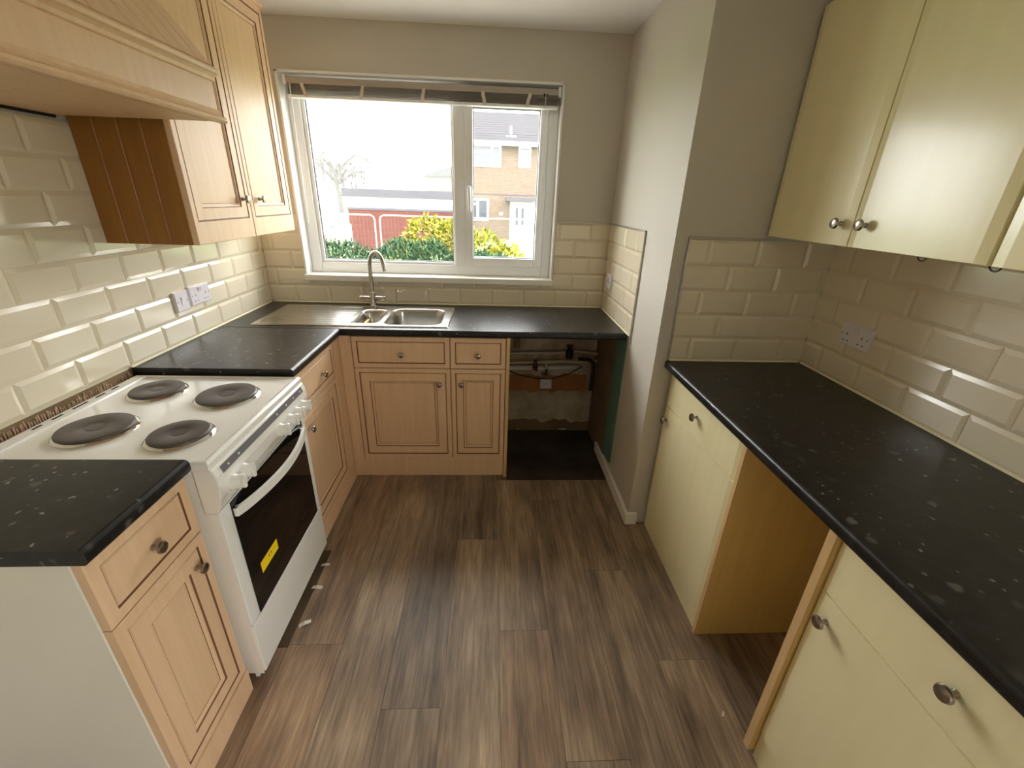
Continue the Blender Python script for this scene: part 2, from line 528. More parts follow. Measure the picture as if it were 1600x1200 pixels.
# metal edge trims and sealant beads
t = MB().box(XR - 0.003, XR + 0.007, -0.643, -0.635, TOP - 0.04, 1.427).box(XR - 0.003, XR + 0.007, -0.643, 0.0, 1.419, 1.427)
structure(t.build('trim_1', 'trim_metal', bevel=0.002))
structure(MB().box(WX1 + 0.006, XR - 0.003, -0.003, WY, 1.419, 1.427).build('trim_2', 'trim_metal', bevel=0.002))
t = MB().box(2.145, 2.153, D4 - 0.003, D4 + 0.007, TOP, 1.428).box(2.145, 2.46, D4 - 0.003, D4 + 0.007, 1.420, 1.428)
structure(t.build('trim_3', 'trim_metal', bevel=0.002))
def bead(n, poly, ax, a0, a1):
    structure(MB().prism(poly, ax, a0, a1).build('trim_%d' % n, 'sealant'))
bead(4, [(0.0, TOP), (0.007, TOP), (0.0, TOP + 0.006)], 'y', -1.155, -0.01)
bead(5, [(0.0, TOP), (-0.007, TOP), (0.0, TOP + 0.006)], 'x', 0.01, XR - 0.01)
bead(6, [(XR, TOP), (XR - 0.007, TOP), (XR, TOP + 0.006)], 'y', -0.63, -0.01)
bead(7, [(D4, TOP), (D4 - 0.007, TOP), (D4, TOP + 0.006)], 'x', 2.155, X2 - 0.01)
bead(8, [(X2, TOP), (X2 - 0.007, TOP), (X2, TOP + 0.006)], 'y', -2.64, D4 - 0.01)

# ------------------------------------------------------------------ window, reveal, sill
win = thing('window_1', ((WX0 + WX1) / 2, 0.1, WZ0), 'white plastic two-light window with a side-hung right sash', 'window')
win['kind'] = 'structure'
rv = MB()
rv.box(WX0 - 0.001, WX0 + 0.010, -0.006, 0.10, WZ0 + 0.03, WZ1).box(WX1 - 0.010, WX1 + 0.001, -0.006, 0.10, WZ0 + 0.03, WZ1)
rv.box(WX0, WX1, -0.006, 0.10, WZ1 - 0.010, WZ1 + 0.001)
rv.build('reveal_lining', 'reveal', win)
B('window_sill', 'gloss_white', win, WX0 - 0.004, WX1 + 0.004, -0.028, 0.10, WZ0, 1.083, 0.004)
FX0, FX1, FZ0, FZ1, FY0, FY1 = WX0 + 0.010, WX1 - 0.010, 1.083, WZ1 - 0.010, 0.086, 0.156
def frame(mb, x0, x1, z0, z1, wl, wr, wb, wt, y0, y1, step=0.012):
    """rebated frame: outer square section with a chamfer towards the glass"""
    mb.box(x0, x0 + wl, y0, y1, z0, z1).box(x1 - wr, x1, y0, y1, z0, z1)
    mb.box(x0 + wl, x1 - wr, y0, y1, z0, z0 + wb).box(x0 + wl, x1 - wr, y0, y1, z1 - wt, z1)
fm = MB(); frame(fm, FX0, FX1, FZ0, FZ1, 0.062, 0.055, 0.060, 0.055, FY0, FY1)
fm.box(1.140, 1.205, FY0, FY1, FZ0 + 0.06, FZ1 - 0.055)
outer = fm.build('frame', 'upvc', win, bevel=0.004)
bd = MB(); frame(bd, FX0 + 0.062, 1.140, FZ0 + 0.060, FZ1 - 0.055, 0.022, 0.012, 0.016, 0.016, FY0 + 0.012, FY0 + 0.04)
bd.build('glazing_bead', 'upvc', outer, bevel=0.004)
gs = MB(); frame(gs, FX0 + 0.084, 1.128, FZ0 + 0.076, FZ1 - 0.071, 0.004, 0.004, 0.004, 0.004, FY0 + 0.022, FY0 + 0.036)
gs.build('gasket', 'gasket', outer)
B('pane', 'glass', win, FX0 + 0.086, 1.126, FY0 + 0.026, FY0 + 0.030, FZ0 + 0.078, FZ1 - 0.073)
sm = MB(); frame(sm, 1.207, 1.683, FZ0 + 0.062, FZ1 - 0.057, 0.046, 0.046, 0.050, 0.046, FY0 - 0.016, FY1 - 0.02)
sash = sm.build('sash', 'upvc', win, bevel=0.005)
gs = MB(); frame(gs, 1.253, 1.637, FZ0 + 0.112, FZ1 - 0.103, 0.004, 0.004, 0.004, 0.004, FY0 + 0.006, FY0 + 0.036)
gs.build('gasket', 'gasket', sash)
B('pane', 'glass', sash, 1.256, 1.634, FY0 + 0.020, FY0 + 0.024, FZ0 + 0.114, FZ1 - 0.105)
h = MB().box(1.222, 1.238, FY0 - 0.024, FY0 - 0.015, 1.555, 1.625)
h.ringpath([(1.230, FY0 - 0.024, 1.600), (1.230, FY0 - 0.045, 1.598), (1.231, FY0 - 0.052, 1.580), (1.233, FY0 - 0.050, 1.52), (1.236, FY0 - 0.046, 1.465)], [0.009, 0.010, 0.010, 0.008, 0.007], 8)
h.build('handle', 'upvc', sash, smooth=True)

# unseen glazed door added in the right wall to brighten the near units
fill_door = thing('added_fill_door_1', (2.85, -3.35, 0.0), 'white glazed door added behind the viewer to let in fill light', 'door')
fill_door['kind'] = 'structure'
fm = MB()
fm.box(2.82, 2.88, -3.68, -3.62, 0.0, 2.02).box(2.82, 2.88, -3.08, -3.02, 0.0, 2.02).box(2.82, 2.88, -3.62, -3.08, 1.95, 2.02).box(2.82, 2.88, -3.62, -3.08, 0.0, 0.22)
fm.build('door_frame', 'upvc', fill_door)
B('pane', 'glass', fill_door, 2.848, 2.852, -3.62, -3.08, 0.22, 1.95)

# raised venetian blind
bl = thing('venetian_blind', (1.0, 0.035, 2.0), 'raised grey venetian blind bunched at the top of the window', 'blind')
hr = MB().box(0.268, 1.726, 0.012, 0.056, 2.066, 2.098)
hr.build('headrail', 'slat', bl, bevel=0.003)
for x in (0.262, 1.722):
    B('end_bracket', 'upvc', bl, x, x + 0.014, 0.006, 0.060, 2.060, 2.106, 0.002)
for i in range(11):
    s_ = MB()
    z = 2.022 + i * 0.0040
    j = random.uniform(-0.002, 0.002)
    s_.prism([(0.010 + j, z), (0.034 + j, z + 0.0022), (0.058 + j, z), (0.058 + j, z + 0.0012), (0.034 + j, z + 0.0036), (0.010 + j, z + 0.0012)], 'x', 0.272, 1.722)
    s_.build('slat', 'slat', bl)
B('bottom_rail', 'upvc', bl, 0.272, 1.722, 0.010, 0.058, 2.004, 2.019, 0.004)
for x in (0.345, 0.665, 0.985, 1.300, 1.560):
    tp = MB()
    zz = [2.070, 2.055, 2.042, 2.030, 2.010]
    tw = random.uniform(-0.02, 0.02)
    for k in range(4):
        o1, o2 = tw * k / 4 + random.uniform(-.004, .004), tw * (k + 1) / 4
        tp.add([(x + o1, 0.007, zz[k]), (x + o1 + 0.018, 0.006, zz[k]), (x + o2 + 0.018, 0.004, zz[k + 1]), (x + o2, 0.006, zz[k + 1]),
                (x + o1, 0.009, zz[k]), (x + o1 + 0.018, 0.008, zz[k]), (x + o2 + 0.018, 0.006, zz[k + 1]), (x + o2, 0.008, zz[k + 1])],
               [(0, 1, 2, 3), (7, 6, 5, 4), (0, 4, 5, 1), (1, 5, 6, 2), (2, 6, 7, 3), (3, 7, 4, 0)])
    tp.build('ladder_tape', 'tape', bl)
MB().ringpath([(0.296, 0.006, 2.066), (0.292, 0.002, 1.80), (0.291, 0.0, 1.375)], [0.003, 0.0042, 0.0042], 6).build('tilt_wand', 'upvc', bl, smooth=True)
MB().ringpath([(1.652, 0.004, 2.072), (1.651, 0.0, 1.6), (1.652, -0.004, 1.12), (1.668, -0.010, 1.088), (1.69, 0.0, 1.087)], 0.0016, 5).build('pull_cord', 'upvc', bl)
B('cord_lock', 'black_plastic', bl, 1.640, 1.662, 0.006, 0.014, 2.060, 2.072)

# ------------------------------------------------------------------ worktops
def bullnose(front, back, zt, th=0.038, r=0.012, sign=1):
    """section (d, z): d runs from back to front edge"""
    pts = [(back, zt - th), (back, zt)]
    for k in range(5):
        a = math.pi / 2 * (1 - k / 4)
        pts.append((front - sign * r + sign * r * math.cos(a), zt - r + r * math.sin(a)))
    for k in range(5):
        a = -math.pi / 2 * k / 4
        pts.append((front - sign * r + sign * r * math.cos(a), zt - th + r + r * math.sin(a)))
    return pts

m = MB()
m.prism(bullnose(-0.592, -0.50, TOP, sign=-1), 'x', 0.0, XR - 0.001)
m.box(0.0, 0.21, -0.50, -0.001, TOP - 0.038, TOP).box(1.10, XR - 0.001, -0.50, -0.001, TOP - 0.038, TOP).box(0.21, 1.10, -0.115, -0.001, TOP - 0.038, TOP)
m.build('kitchen_worktop', 'worktop')
tag(bpy.data.objects['kitchen_worktop'], 'speckled black worktop under the window holding the sink', 'worktop', 'speckled black worktops')
o = MB().prism(bullnose(0.600, 0.0, TOP), 'y', -1.155, -0.5935).build('kitchen_worktop', 'worktop')
tag(o, 'speckled black worktop between the cooker and the sink run', 'worktop', 'speckled black worktops')
o = MB().prism(bullnose(0.600, 0.0, TOP), 'y', -2.092, -1.783).build('kitchen_worktop', 'worktop')
tag(o, 'short speckled black worktop left of the cooker nearest the viewer', 'worktop', 'speckled black worktops')
o = MB().prism(bullnose(2.138, X2, TOP, sign=-1), 'y', -2.64, D4 - 0.001).build('kitchen_worktop', 'worktop')
tag(o, 'long black worktop along the right wall above the cream units', 'worktop', 'speckled black worktops')

# ------------------------------------------------------------------ cupboard fronts and knobs
def fr_rings(t_=0.02, gi=0.030, pi=None, gb=None, gt=None):
    """moulded front: edge, glazed groove, frame, then a recessed centre panel when pi is given"""
    gb = gi if gb is None else gb
    gt = gi if gt is None else gt
    q = lambda d, n, mi: (gi + d, gi + d, gb + d, gt + d, n, mi)
    R = [(0, 0, 0, 0, t_ - 0.002, 0), (0.002, 0.002, 0.002, 0.002, t_, 0), q(-0.003, t_, 0), q(-0.001, t_ - 0.004, 1), q(0.0015, t_ - 0.004, 1), q(0.004, t_ - 0.0005, 0), q(0.007, t_ - 0.001, 0)]
    if pi:
        d = pi - gi
        R += [q(d - 0.014, t_ - 0.001, 0), q(d - 0.012, t_ - 0.0045, 1), q(d - 0.0105, t_ - 0.0045, 1), q(d - 0.006, t_ - 0.005, 0), q(d, t_ - 0.010, 0), q(d + 0.0018, t_ - 0.011, 1), q(d + 0.003, t_ - 0.010, 0)]
    return R

def knob(parent, p, ax, r=0.0155):
    prof = [(0.0075, -0.001), (0.0075, 0.003), (0.005, 0.007), (0.005, 0.015), (0.009, 0.018), (r, 0.021), (r, 0.0235), (r * 0.86, 0.0275), (r * 0.5, 0.0295), (0.001, 0.030)]
    return MB().lathe(prof, p, ax, 18).build('knob', 'knob', parent, smooth=True)

F_sink = lambda u, v, n: (u, -0.552 - n, v)
F_left = lambda u, v, n: (0.555 + n, -u, v)        # u = -y
F_lwall = lambda u, v, n: (0.300 + n, -u, v)
F_right = lambda u, v, n: (2.190 - n, -u, v)
F_rwall = lambda u, v, n: (2.470 - n, -u, v)

# base cupboards along the window wall
def sink_unit(x0, x1, label, knob_left):
    t = thing('base_cabinet', ((x0 + x1) / 2, -0.28, 0), label, 'cabinet', 'maple-coloured base cabinets under the sink')
    b = MB().box(x0 + 0.001, x0 + 0.018, -0.55, -0.02, 0.13, 0.868).box(x1 - 0.018, x1 - 0.001, -0.55, -0.02, 0.13, 0.868)
    b.box(x0 + 0.018, x1 - 0.018, -0.55, -0.02, 0.13, 0.148).box(x0 + 0.018, x1 - 0.018, -0.035, -0.02, 0.148, 0.868)
    b.box(x0 + 0.018, x1 - 0.018, -0.55, -0.53, 0.675, 0.72)
    b.build('carcass', 'beech', t)
    dr = MB().rings(F_sink, x0 + 0.002, x1 - 0.002, 0.694, 0.866, fr_rings(gi=0.028)).build('drawer_front', ['wood', 'glaze'], t)
    knob(dr, ((x0 + x1) / 2, -0.571, 0.772), (0, -1, 0))
    d = MB().rings(F_sink, x0 + 0.002, x1 - 0.002, 0.133, 0.690, fr_rings(gi=0.026, pi=0.088 if x1 - x0 > 0.4 else 0.078)).build('door', ['wood', 'glaze'], t)
    knob(d, ((x0 + 0.058) if knob_left else (x1 - 0.062), -0.571, 0.605), (0, -1, 0))
    return t
sink_unit(0.640, 1.152, 'wide maple-coloured cabinet with drawer and door under the sink', False)
sink_unit(1.152, 1.450, 'narrow maple-coloured cabinet with drawer beside the empty appliance gap', True)
t = thing('end_panel', (1.46, -0.28, 0), 'thin maple-coloured panel edging the empty gap under the worktop', 'panel')
B('board', 'wood', t, 1.4515, 1.470, -0.575, -0.02, 0.0, 0.871)
B('edge_strip', 'raw_edge', t, 1.4515, 1.470, -0.579, -0.575, 0.0, 0.871)
t = thing('corner_post', (0.60, -0.56, 0), 'maple-coloured filler post in the inner corner of the base units', 'panel')
B('sink_side_board', 'wood', t, 0.580, 0.638, -0.572, -0.554, 0.10, 0.871)
B('cooker_side_board', 'wood', t, 0.560, 0.578, -0.655, -0.554, 0.10, 0.871)
o = B('plinth', 'wood', None, 0.566, 1.450, -0.562, -0.545, 0.0, 0.128, 0.001)
tag(o, 'maple-coloured plinth board along the foot of the sink cabinets', 'plinth', 'maple-coloured plinths')

def left_unit(y0, y1, label, fy0, fy1, panel):
    t = thing('base_cabinet', (0.28, (y0 + y1) / 2, 0), label, 'cabinet', 'maple-coloured base cabinets beside the cooker')
    b = MB().box(0.02, 0.553, y0, y0 + 0.018, 0.10, 0.868).box(0.02, 0.553, y1 - 0.018, y1, 0.10, 0.868)
    b.box(0.02, 0.553, y0 + 0.018, y1 - 0.018, 0.10, 0.118).box(0.02, 0.035, y0 + 0.018, y1 - 0.018, 0.118, 0.868)
    b.box(0.53, 0.553, y0 + 0.018, y1 - 0.018, 0.66, 0.70)
    b.build('carcass', 'beech', t)
    dr = MB().rings(F_left, -fy1, -fy0, 0.682, 0.866, fr_rings(gi=0.032, gt=0.036)).build('drawer_front', ['wood', 'glaze'], t)
    d = MB().rings(F_left, -fy1, -fy0, 0.100, 0.678, fr_rings(gi=0.030, pi=panel)).build('door', ['wood', 'glaze'], t)
    return t, dr, d
t, dr, d = left_unit(-1.155, -0.60, 'maple-coloured cabinet with drawer between the cooker and the corner', -1.150, -0.658, 0.095)
knob(dr, (0.574, -0.835, 0.760), (1, 0, 0)); knob(d, (0.574, -1.055, 0.590), (1, 0, 0))
t, dr, d = left_unit(-2.082, -1.785, 'narrow maple-coloured cabinet with white side at the near left', -2.084, -1.783, 0.090)
knob(dr, (0.574, -1.933, 0.765), (1, 0, 0)); knob(d, (0.574, -1.838, 0.600), (1, 0, 0))
B('white_end_panel', 'white_panel', t, 0.0, 0.553, -2.088, -2.083, 0.0, 0.871)
B('plinth', 'wood', t, 0.545, 0.578, -2.084, -1.783, 0.0, 0.096)
o = MB().prism([(0.55, -1.150), (0.582, -1.150), (0.582, -0.57), (0.55, -0.57)], 'z', 0.0, 0.098).build('plinth', 'wood', bevel=0.001)
tag(o, 'maple-coloured plinth board between the cooker and the corner', 'plinth', 'maple-coloured plinths')

# cream units on the right
def slab_rings(t_=0.019, side=0.020):
    return [(0, 0, 0, 0, t_ - 0.0055, 0), (0.001, 0.001, 0.001, 0.001, t_ - 0.0045, 0), (side, side, 0.0016, 0.0016, t_, 0)]
def right_unit(y0, y1, label, with_panels):
    t = thing('base_cabinet', (2.46, (y0 + y1) / 2, 0), label, 'cabinet', 'cream base cabinets on the right')
    b = MB().box(2.191, 2.74, y1 - 0.018, y1, 0.11, 0.868).box(2.191, 2.74, y0, y0 + 0.018, 0.11, 0.868)
    b.box(2.191, 2.74, y0 + 0.018, y1 - 0.018, 0.11, 0.128).box(2.72, 2.74, y0 + 0.018, y1 - 0.018, 0.128, 0.868)
    b.build('carcass', 'beech', t)
    dr = MB().rings(F_right, -y1 + 0.001, -y0 - 0.001, 0.7045, 0.866, slab_rings()).build('drawer_front', 'cream', t)
    d = MB().rings(F_right, -y1 + 0.001, -y0 - 0.001, 0.122, 0.7025, slab_rings()).build('door', 'cream', t)
    knob(dr, (2.172, (y0 + y1) / 2 + 0.005, 0.785), (-1, 0, 0), 0.0165)
    knob(d, (2.172, y1 - 0.045, 0.640), (-1, 0, 0), 0.0165)
    B('plinth', 'cream', t, 2.180, 2.196, y0 + 0.001, y1 - 0.001, 0.0, 0.118)
    return t
t1 = right_unit(-1.600, -1.000, 'cream slab-fronted cabinet with drawer next to the white partition', True)
t2 = right_unit(-2.615, -2.018, 'cream slab-fronted cabinet with drawer at the near right', True)
o = thing('end_panel', (2.46, -1.611, 0), 'beech-coloured side panel on the far side of the right-hand gap', 'panel')
B('board', 'beech', o, 2.176, 2.745, -1.620, -1.602, 0.0, 0.871)
B('edge_strip', 'raw_edge', o, 2.172, 2.176, -1.620, -1.602, 0.0, 0.871)
o = thing('end_panel', (2.46, -2.003, 0), 'raw-edged side panel against the near right cream cabinet', 'panel')
B('board', 'beech', o, 2.166, 2.745, -2.0155, -1.992, 0.02, 0.871)
B('edge_strip', 'raw_edge', o, 2.160, 2.166, -2.0155, -1.992, 0.02, 0.871)

def right_wall_unit(y0, y1, label, doors):
    t = thing('wall_cabinet', (2.61, (y0 + y1) / 2, 1.44), label, 'wall cabinet', 'cream wall cabinets')
    b = MB().box(2.472, X2 - 0.004, y1 - 0.018, y1, 1.442, 2.162).box(2.472, X2 - 0.004, y0, y0 + 0.018, 1.442, 2.162)
    b.box(2.472, X2 - 0.004, y0 + 0.018, y1 - 0.018, 1.442, 1.460).box(2.472, X2 - 0.004, y0 + 0.018, y1 - 0.018, 2.144, 2.162)
    b.box(X2 - 0.014, X2 - 0.004, y0 + 0.018, y1 - 0.018, 1.46, 2.144)
    b.build('carcass', 'cream', t)
    for (a, c, ky) in doors:
        d = MB().rings(F_rwall, -c, -a, 1.440, 2.160, slab_rings(0.020, 0.026)).build('door', 'cream', t)
        if ky:
            knob(d, (2.451, ky, 1.505), (-1, 0, 0), 0.0165)
    return t
right_wall_unit(-1.820, -0.998, 'cream double-door wall cabinet in the right corner over the worktop', [(-1.408, -1.000, -1.365), (-1.818, -1.412, -1.462)])
t = right_wall_unit(-2.240, -1.826, 'cream single-door wall cabinet at the right edge of the view', [(-2.238, -1.828, None)])
for y in (-1.62, -1.80):
    c_ = MB()
    pts = [(2.50, y + 0.014 * math.cos(a), 1.442 - 0.016 * math.sin(a)) for a in [math.pi * k / 8 for k in range(9)]]
    c_.ringpath(pts, 0.0018, 5)
    o = c_.build('cable_loop', 'cable')
    tag(o, 'thin dark cable loop %s under the right wall cabinets' % ('far' if y > -1.7 else 'at the cabinet joint'), 'cable', 'cable loops')

# ------------------------------------------------------------------ left wall cupboard
t = thing('wall_cabinet', (0.15, -0.68, 1.355), 'tall maple-coloured double-door wall cabinet left of the window', 'wall cabinet')
b = MB().box(0.001, 0.300, -0.285, -0.267, 1.357, 2.29).box(0.001, 0.300, -1.078, -1.060, 1.357, 2.29)
b.box(0.001, 0.300, -1.060, -0.285, 1.357, 1.375).box(0.001, 0.300, -1.060, -0.285, 2.272, 2.29).box(0.001, 0.012, -1.060, -0.285, 1.375, 2.272)
b.build('carcass', 'wood', t)
for a, c, ky in ((-1.084, -0.680, -0.735), (-0.676, -0.265, -0.597)):
    d = MB().rings(F_lwall, -c, -a, 1.356, 2.292, fr_rings(gi=0.026, pi=0.082, gb=0.080, gt=0.03)).build('door', ['wood', 'glaze'], t)
    knob(d, (0.320, ky, 1.508), (1, 0, 0))
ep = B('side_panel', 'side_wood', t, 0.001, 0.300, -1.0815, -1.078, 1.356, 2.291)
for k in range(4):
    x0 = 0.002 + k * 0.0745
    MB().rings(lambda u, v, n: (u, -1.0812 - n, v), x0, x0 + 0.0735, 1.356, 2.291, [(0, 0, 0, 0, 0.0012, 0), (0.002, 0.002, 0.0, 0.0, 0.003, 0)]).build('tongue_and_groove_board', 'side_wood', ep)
B('top_moulding', 'wood', t, 0.001, 0.332, -1.084, -0.262, 2.292, 2.312, 0.006)

# ------------------------------------------------------------------ cooker hood
t = thing('cooker_hood', (0.25, -1.5, 1.735), 'maple-coloured wooden cooker hood with boarded canopy over the cooker', 'cooker hood')
HY0, HY1 = -1.92, -1.108
b = MB().box(0.470, 0.488, HY0, HY1, 1.745, 1.885).box(0.332, 0.470, HY1 - 0.018, HY1, 1.745, 1.885).box(0.002, 0.470, HY0, HY0 + 0.018, 1.745, 1.885)
val = b.build('valance', 'wood', t, bevel=0.001)
lo = MB().prism([(0.488, 1.738), (0.505, 1.738), (0.510, 1.744), (0.508, 1.752), (0.500, 1.757), (0.494, 1.764), (0.490, 1.775), (0.488, 1.775)], 'y', HY0 - 0.012, HY1 + 0.012)
lo.build('lower_moulding', 'wood', val)
up = MB().prism([(0.488, 1.850), (0.494, 1.853), (0.497, 1.862), (0.503, 1.868), (0.510, 1.872), (0.512, 1.880), (0.508, 1.886), (0.488, 1.888)], 'y', HY0 - 0.012, HY1 + 0.012)
up.build('upper_moulding', 'wood', val)
B('underside', 'wood', t, 0.002, 0.472, HY0 + 0.002, HY1 - 0.020, 1.740, 1.748)
B('back_strip', 'dark', t, 0.001, 0.009, HY0 + 0.05, HY1 - 0.02, 1.732, 1.740)
# sloped canopy boards
nb = 13
for k in range(nb):
    y0 = -1.100 - (k + 1) * 0.062
    y1 = y0 + 0.0605
    z0, z1, xa, xb = 1.886, 2.348, 0.486, 0.136
    cb = MB()
    nx, nz = (z1 - z0), (xa - xb)
    ln = math.hypot(nx, nz); nx, nz = nx / ln, nz / ln
    F = lambda u, v, n, y0=y0: (xa + (xb - xa) * v + nx * n, y0 + u, z0 + (z1 - z0) * v + nz * n)
    cb.rings(F, 0, y1 - y0, 0, 1, [(0, 0, 0, 0, 0.010, 0), (0.003, 0.003, 0, 0, 0.0135, 0)])
    cb.build('tongue_and_groove_board', 'wood', t)
MB().prism([(0.476, 1.886), (0.126, 2.348), (0.09, 2.348), (0.09, 1.886)], 'y', -1.101, -1.086).build('canopy_cheek', 'wood', t)

# ------------------------------------------------------------------ cooker
CY0, CY1, CX = -1.766, -1.168, 0.618
ck = thing('electric_cooker', (0.32, -1.467, 0), 'white freestanding electric cooker with four solid hotplates', 'cooker')
body = MB().box(0.03, CX - 0.0295, CY0 + 0.004, CY1 - 0.004, 0.045, 0.862)
body.box(CX - 0.0295, CX - 0.004, CY0 + 0.0035, CY0 + 0.0055, 0.045, 0.718).box(CX - 0.0295, CX - 0.004, CY1 - 0.0032, CY1 - 0.0022, 0.045, 0.718)
body = body.build('body', 'enamel', ck, bevel=0.0006)
for x in (0.09, 0.54):
    for y in (CY0 + 0.05, CY1 - 0.05):
        MB().lathe([(0.018, 0.0), (0.018, 0.045)], (x, y, 0.0), (0, 0, 1), 12).build('foot', 'black_plastic', ck)
hb = MB().rings(lambda u, v, n: (u, v, 0.862 + n), 0.020, CX + 0.012, CY0, CY1, [(0, 0, 0, 0, 0.018, 0), (0.004, 0.004, 0.004, 0.004, 0.024, 0), (0.012, 0.012, 0.010, 0.010, 0.0255, 0), (0.020, 0.020, 0.018, 0.018, 0.021, 0), (0.075, 0.024, 0.022, 0.022, 0.021, 0)])
hob = hb.build('hob_top', 'enamel', ck, bevel=0.0015)
B('rear_ledge', 'enamel', hob, 0.030, 0.072, CY0 + 0.012, CY1 - 0.012, 0.880, 0.8895, 0.004)
for yc, ln in ((-1.585, 0.030), (-1.520, 0.036), (-1.440, 0.056), (-1.362, 0.036), (-1.300, 0.030)):
    B('vent_slot', 'dark', hob, 0.042, 0.050, yc - ln / 2, yc + ln / 2, 0.8893, 0.8899)
for (x, y, r) in ((0.215, -1.590, 0.092), (0.470, -1.620, 0.078), (0.200, -1.316, 0.080), (0.456, -1.350, 0.092)):
    hp = MB().lathe([(r, 0.002), (r, 0.011), (r - 0.002, 0.0135), (r - 0.006, 0.0145), (r * 0.34, 0.0145), (r * 0.30, 0.0125), (0.002, 0.0125)], (x, y, 0.883), (0, 0, 1), 40)
    hp = hp.build('hotplate', 'hotplate', ck, smooth=True)
    MB().lathe([(r + 0.009, 0.0), (r + 0.009, 0.002), (r + 0.004, 0.006), (r + 0.0005, 0.007), (r + 0.0005, 0.0)], (x, y, 0.883), (0, 0, 1), 40).build('chrome_ring', 'chrome', hp, smooth=True)
    MB().lathe([(r * 0.27, 0.0), (r * 0.27, 0.0006), (0.002, 0.0008)], (x, y, 0.8953), (0, 0, 1), 24).build('centre_disc', 'hot_centre', hp)
# curved control fascia
sec = [(CX - 0.035, 0.720), (CX + 0.002, 0.720), (CX + 0.010, 0.735), (CX + 0.021, 0.770), (CX + 0.026, 0.810), (CX + 0.024, 0.840), (CX + 0.016, 0.862), (CX - 0.035, 0.862)]
fas = MB().prism(sec, 'y', CY0, CY1).build('control_fascia', 'enamel', ck, bevel=0.004)
stp = MB()
for (a, c) in ((-1.735, -1.20),):
    stp.add([(CX + 0.0250, a, 0.836), (CX + 0.0250, c, 0.836), (CX + 0.0195, c, 0.856), (CX + 0.0195, a, 0.856), (CX + 0.0262, a, 0.8364), (CX + 0.0262, c, 0.8364), (CX + 0.0207, c, 0.8564), (CX + 0.0207, a, 0.8564)],
            [(0, 1, 2, 3), (4, 5, 6, 7), (0, 1, 5, 4), (1, 2, 6, 5), (2, 3, 7, 6), (3, 0, 4, 7)])
stp.build('scale_strip', 'enamel_grey', fas)
for y in (-1.705, -1.652, -1.410, -1.338, -1.280, -1.222):
    B('scale_mark', 'enamel', fas, CX + 0.0232, CX + 0.0250, y - 0.003, y + 0.003, 0.843, 0.849)
    k_ = MB().lathe([(0.024, -0.004), (0.024, 0.007), (0.021, 0.011), (0.0205, 0.024), (0.017, 0.030), (0.008, 0.032), (0.002, 0.032)], (CX + 0.0235, y, 0.785), (1, 0, 0.10), 20)
    kk = k_.build('control_knob', 'enamel', ck, smooth=True)
    B('grip', 'enamel', kk, CX + 0.045, CX + 0.060, y - 0.006, y + 0.006, 0.767, 0.811, 0.004)
# oven door with dark glass
door = MB().box(CX - 0.028, CX, CY0 + 0.007, CY1 - 0.004, 0.268, 0.716).build('oven_door', 'enamel', ck, bevel=0.003)
B('glass_panel', 'black_glass', door, CX - 0.002, CX + 0.003, CY0 + 0.056, CY1 - 0.040, 0.270, 0.714, 0.001)
hd = MB()
n = 20
outp, inp = [], []
for k in range(n + 1):
    q = k / n
    y = (CY0 + 0.062) + (CY1 - CY0 - 0.105) * q
    bow = 0.010 + 0.044 * math.sin(math.pi * q) ** 0.8
    outp.append((CX + 0.003 + bow, y)); inp.append((CX + 0.003 + bow - 0.012, y))
for k in range(n):
    (x0, y0), (x1, y1), (a0, b0), (a1, b1) = outp[k], outp[k + 1], inp[k], inp[k + 1]
    hd.add([(x0, y0, 0.662), (x1, y1, 0.662), (a1, b1, 0.662), (a0, b0, 0.662), (x0, y0, 0.690), (x1, y1, 0.690), (a1, b1, 0.690), (a0, b0, 0.690)],
           [(0, 3, 2, 1), (4, 5, 6, 7), (0, 1, 5, 4), (2, 3, 7, 6)] + ([(3, 0, 4, 7)] if k == 0 else []) + ([(1, 2, 6, 5)] if k == n - 1 else []))
hdl = hd.build('handle', 'enamel', door, recalc=False)
B('handle_foot', 'enamel', hdl, CX + 0.001, CX + 0.012, CY0 + 0.060, CY0 + 0.080, 0.662, 0.690, 0.002)
B('handle_foot', 'enamel', hdl, CX + 0.001, CX + 0.012, CY1 - 0.063, CY1 - 0.043, 0.662, 0.690, 0.002)
st = B('energy_sticker', 'yellow', door, CX + 0.003, CX + 0.0036, -1.652, -1.540, 0.382, 0.424)
for y in (-1.600, -1.585):
    B('printed_mark', 'ink', st, CX + 0.0034, CX + 0.0038, y - 0.002, y + 0.002, 0.404, 0.412)
B('storage_drawer', 'enamel', ck, CX - 0.028, CX + 0.002, CY0 + 0.006, CY1 - 0.004, 0.055, 0.264, 0.002)
B('kick_panel', 'enamel', ck, CX - 0.040, CX - 0.028, CY0 + 0.010, CY1 - 0.010, 0.02, 0.06)

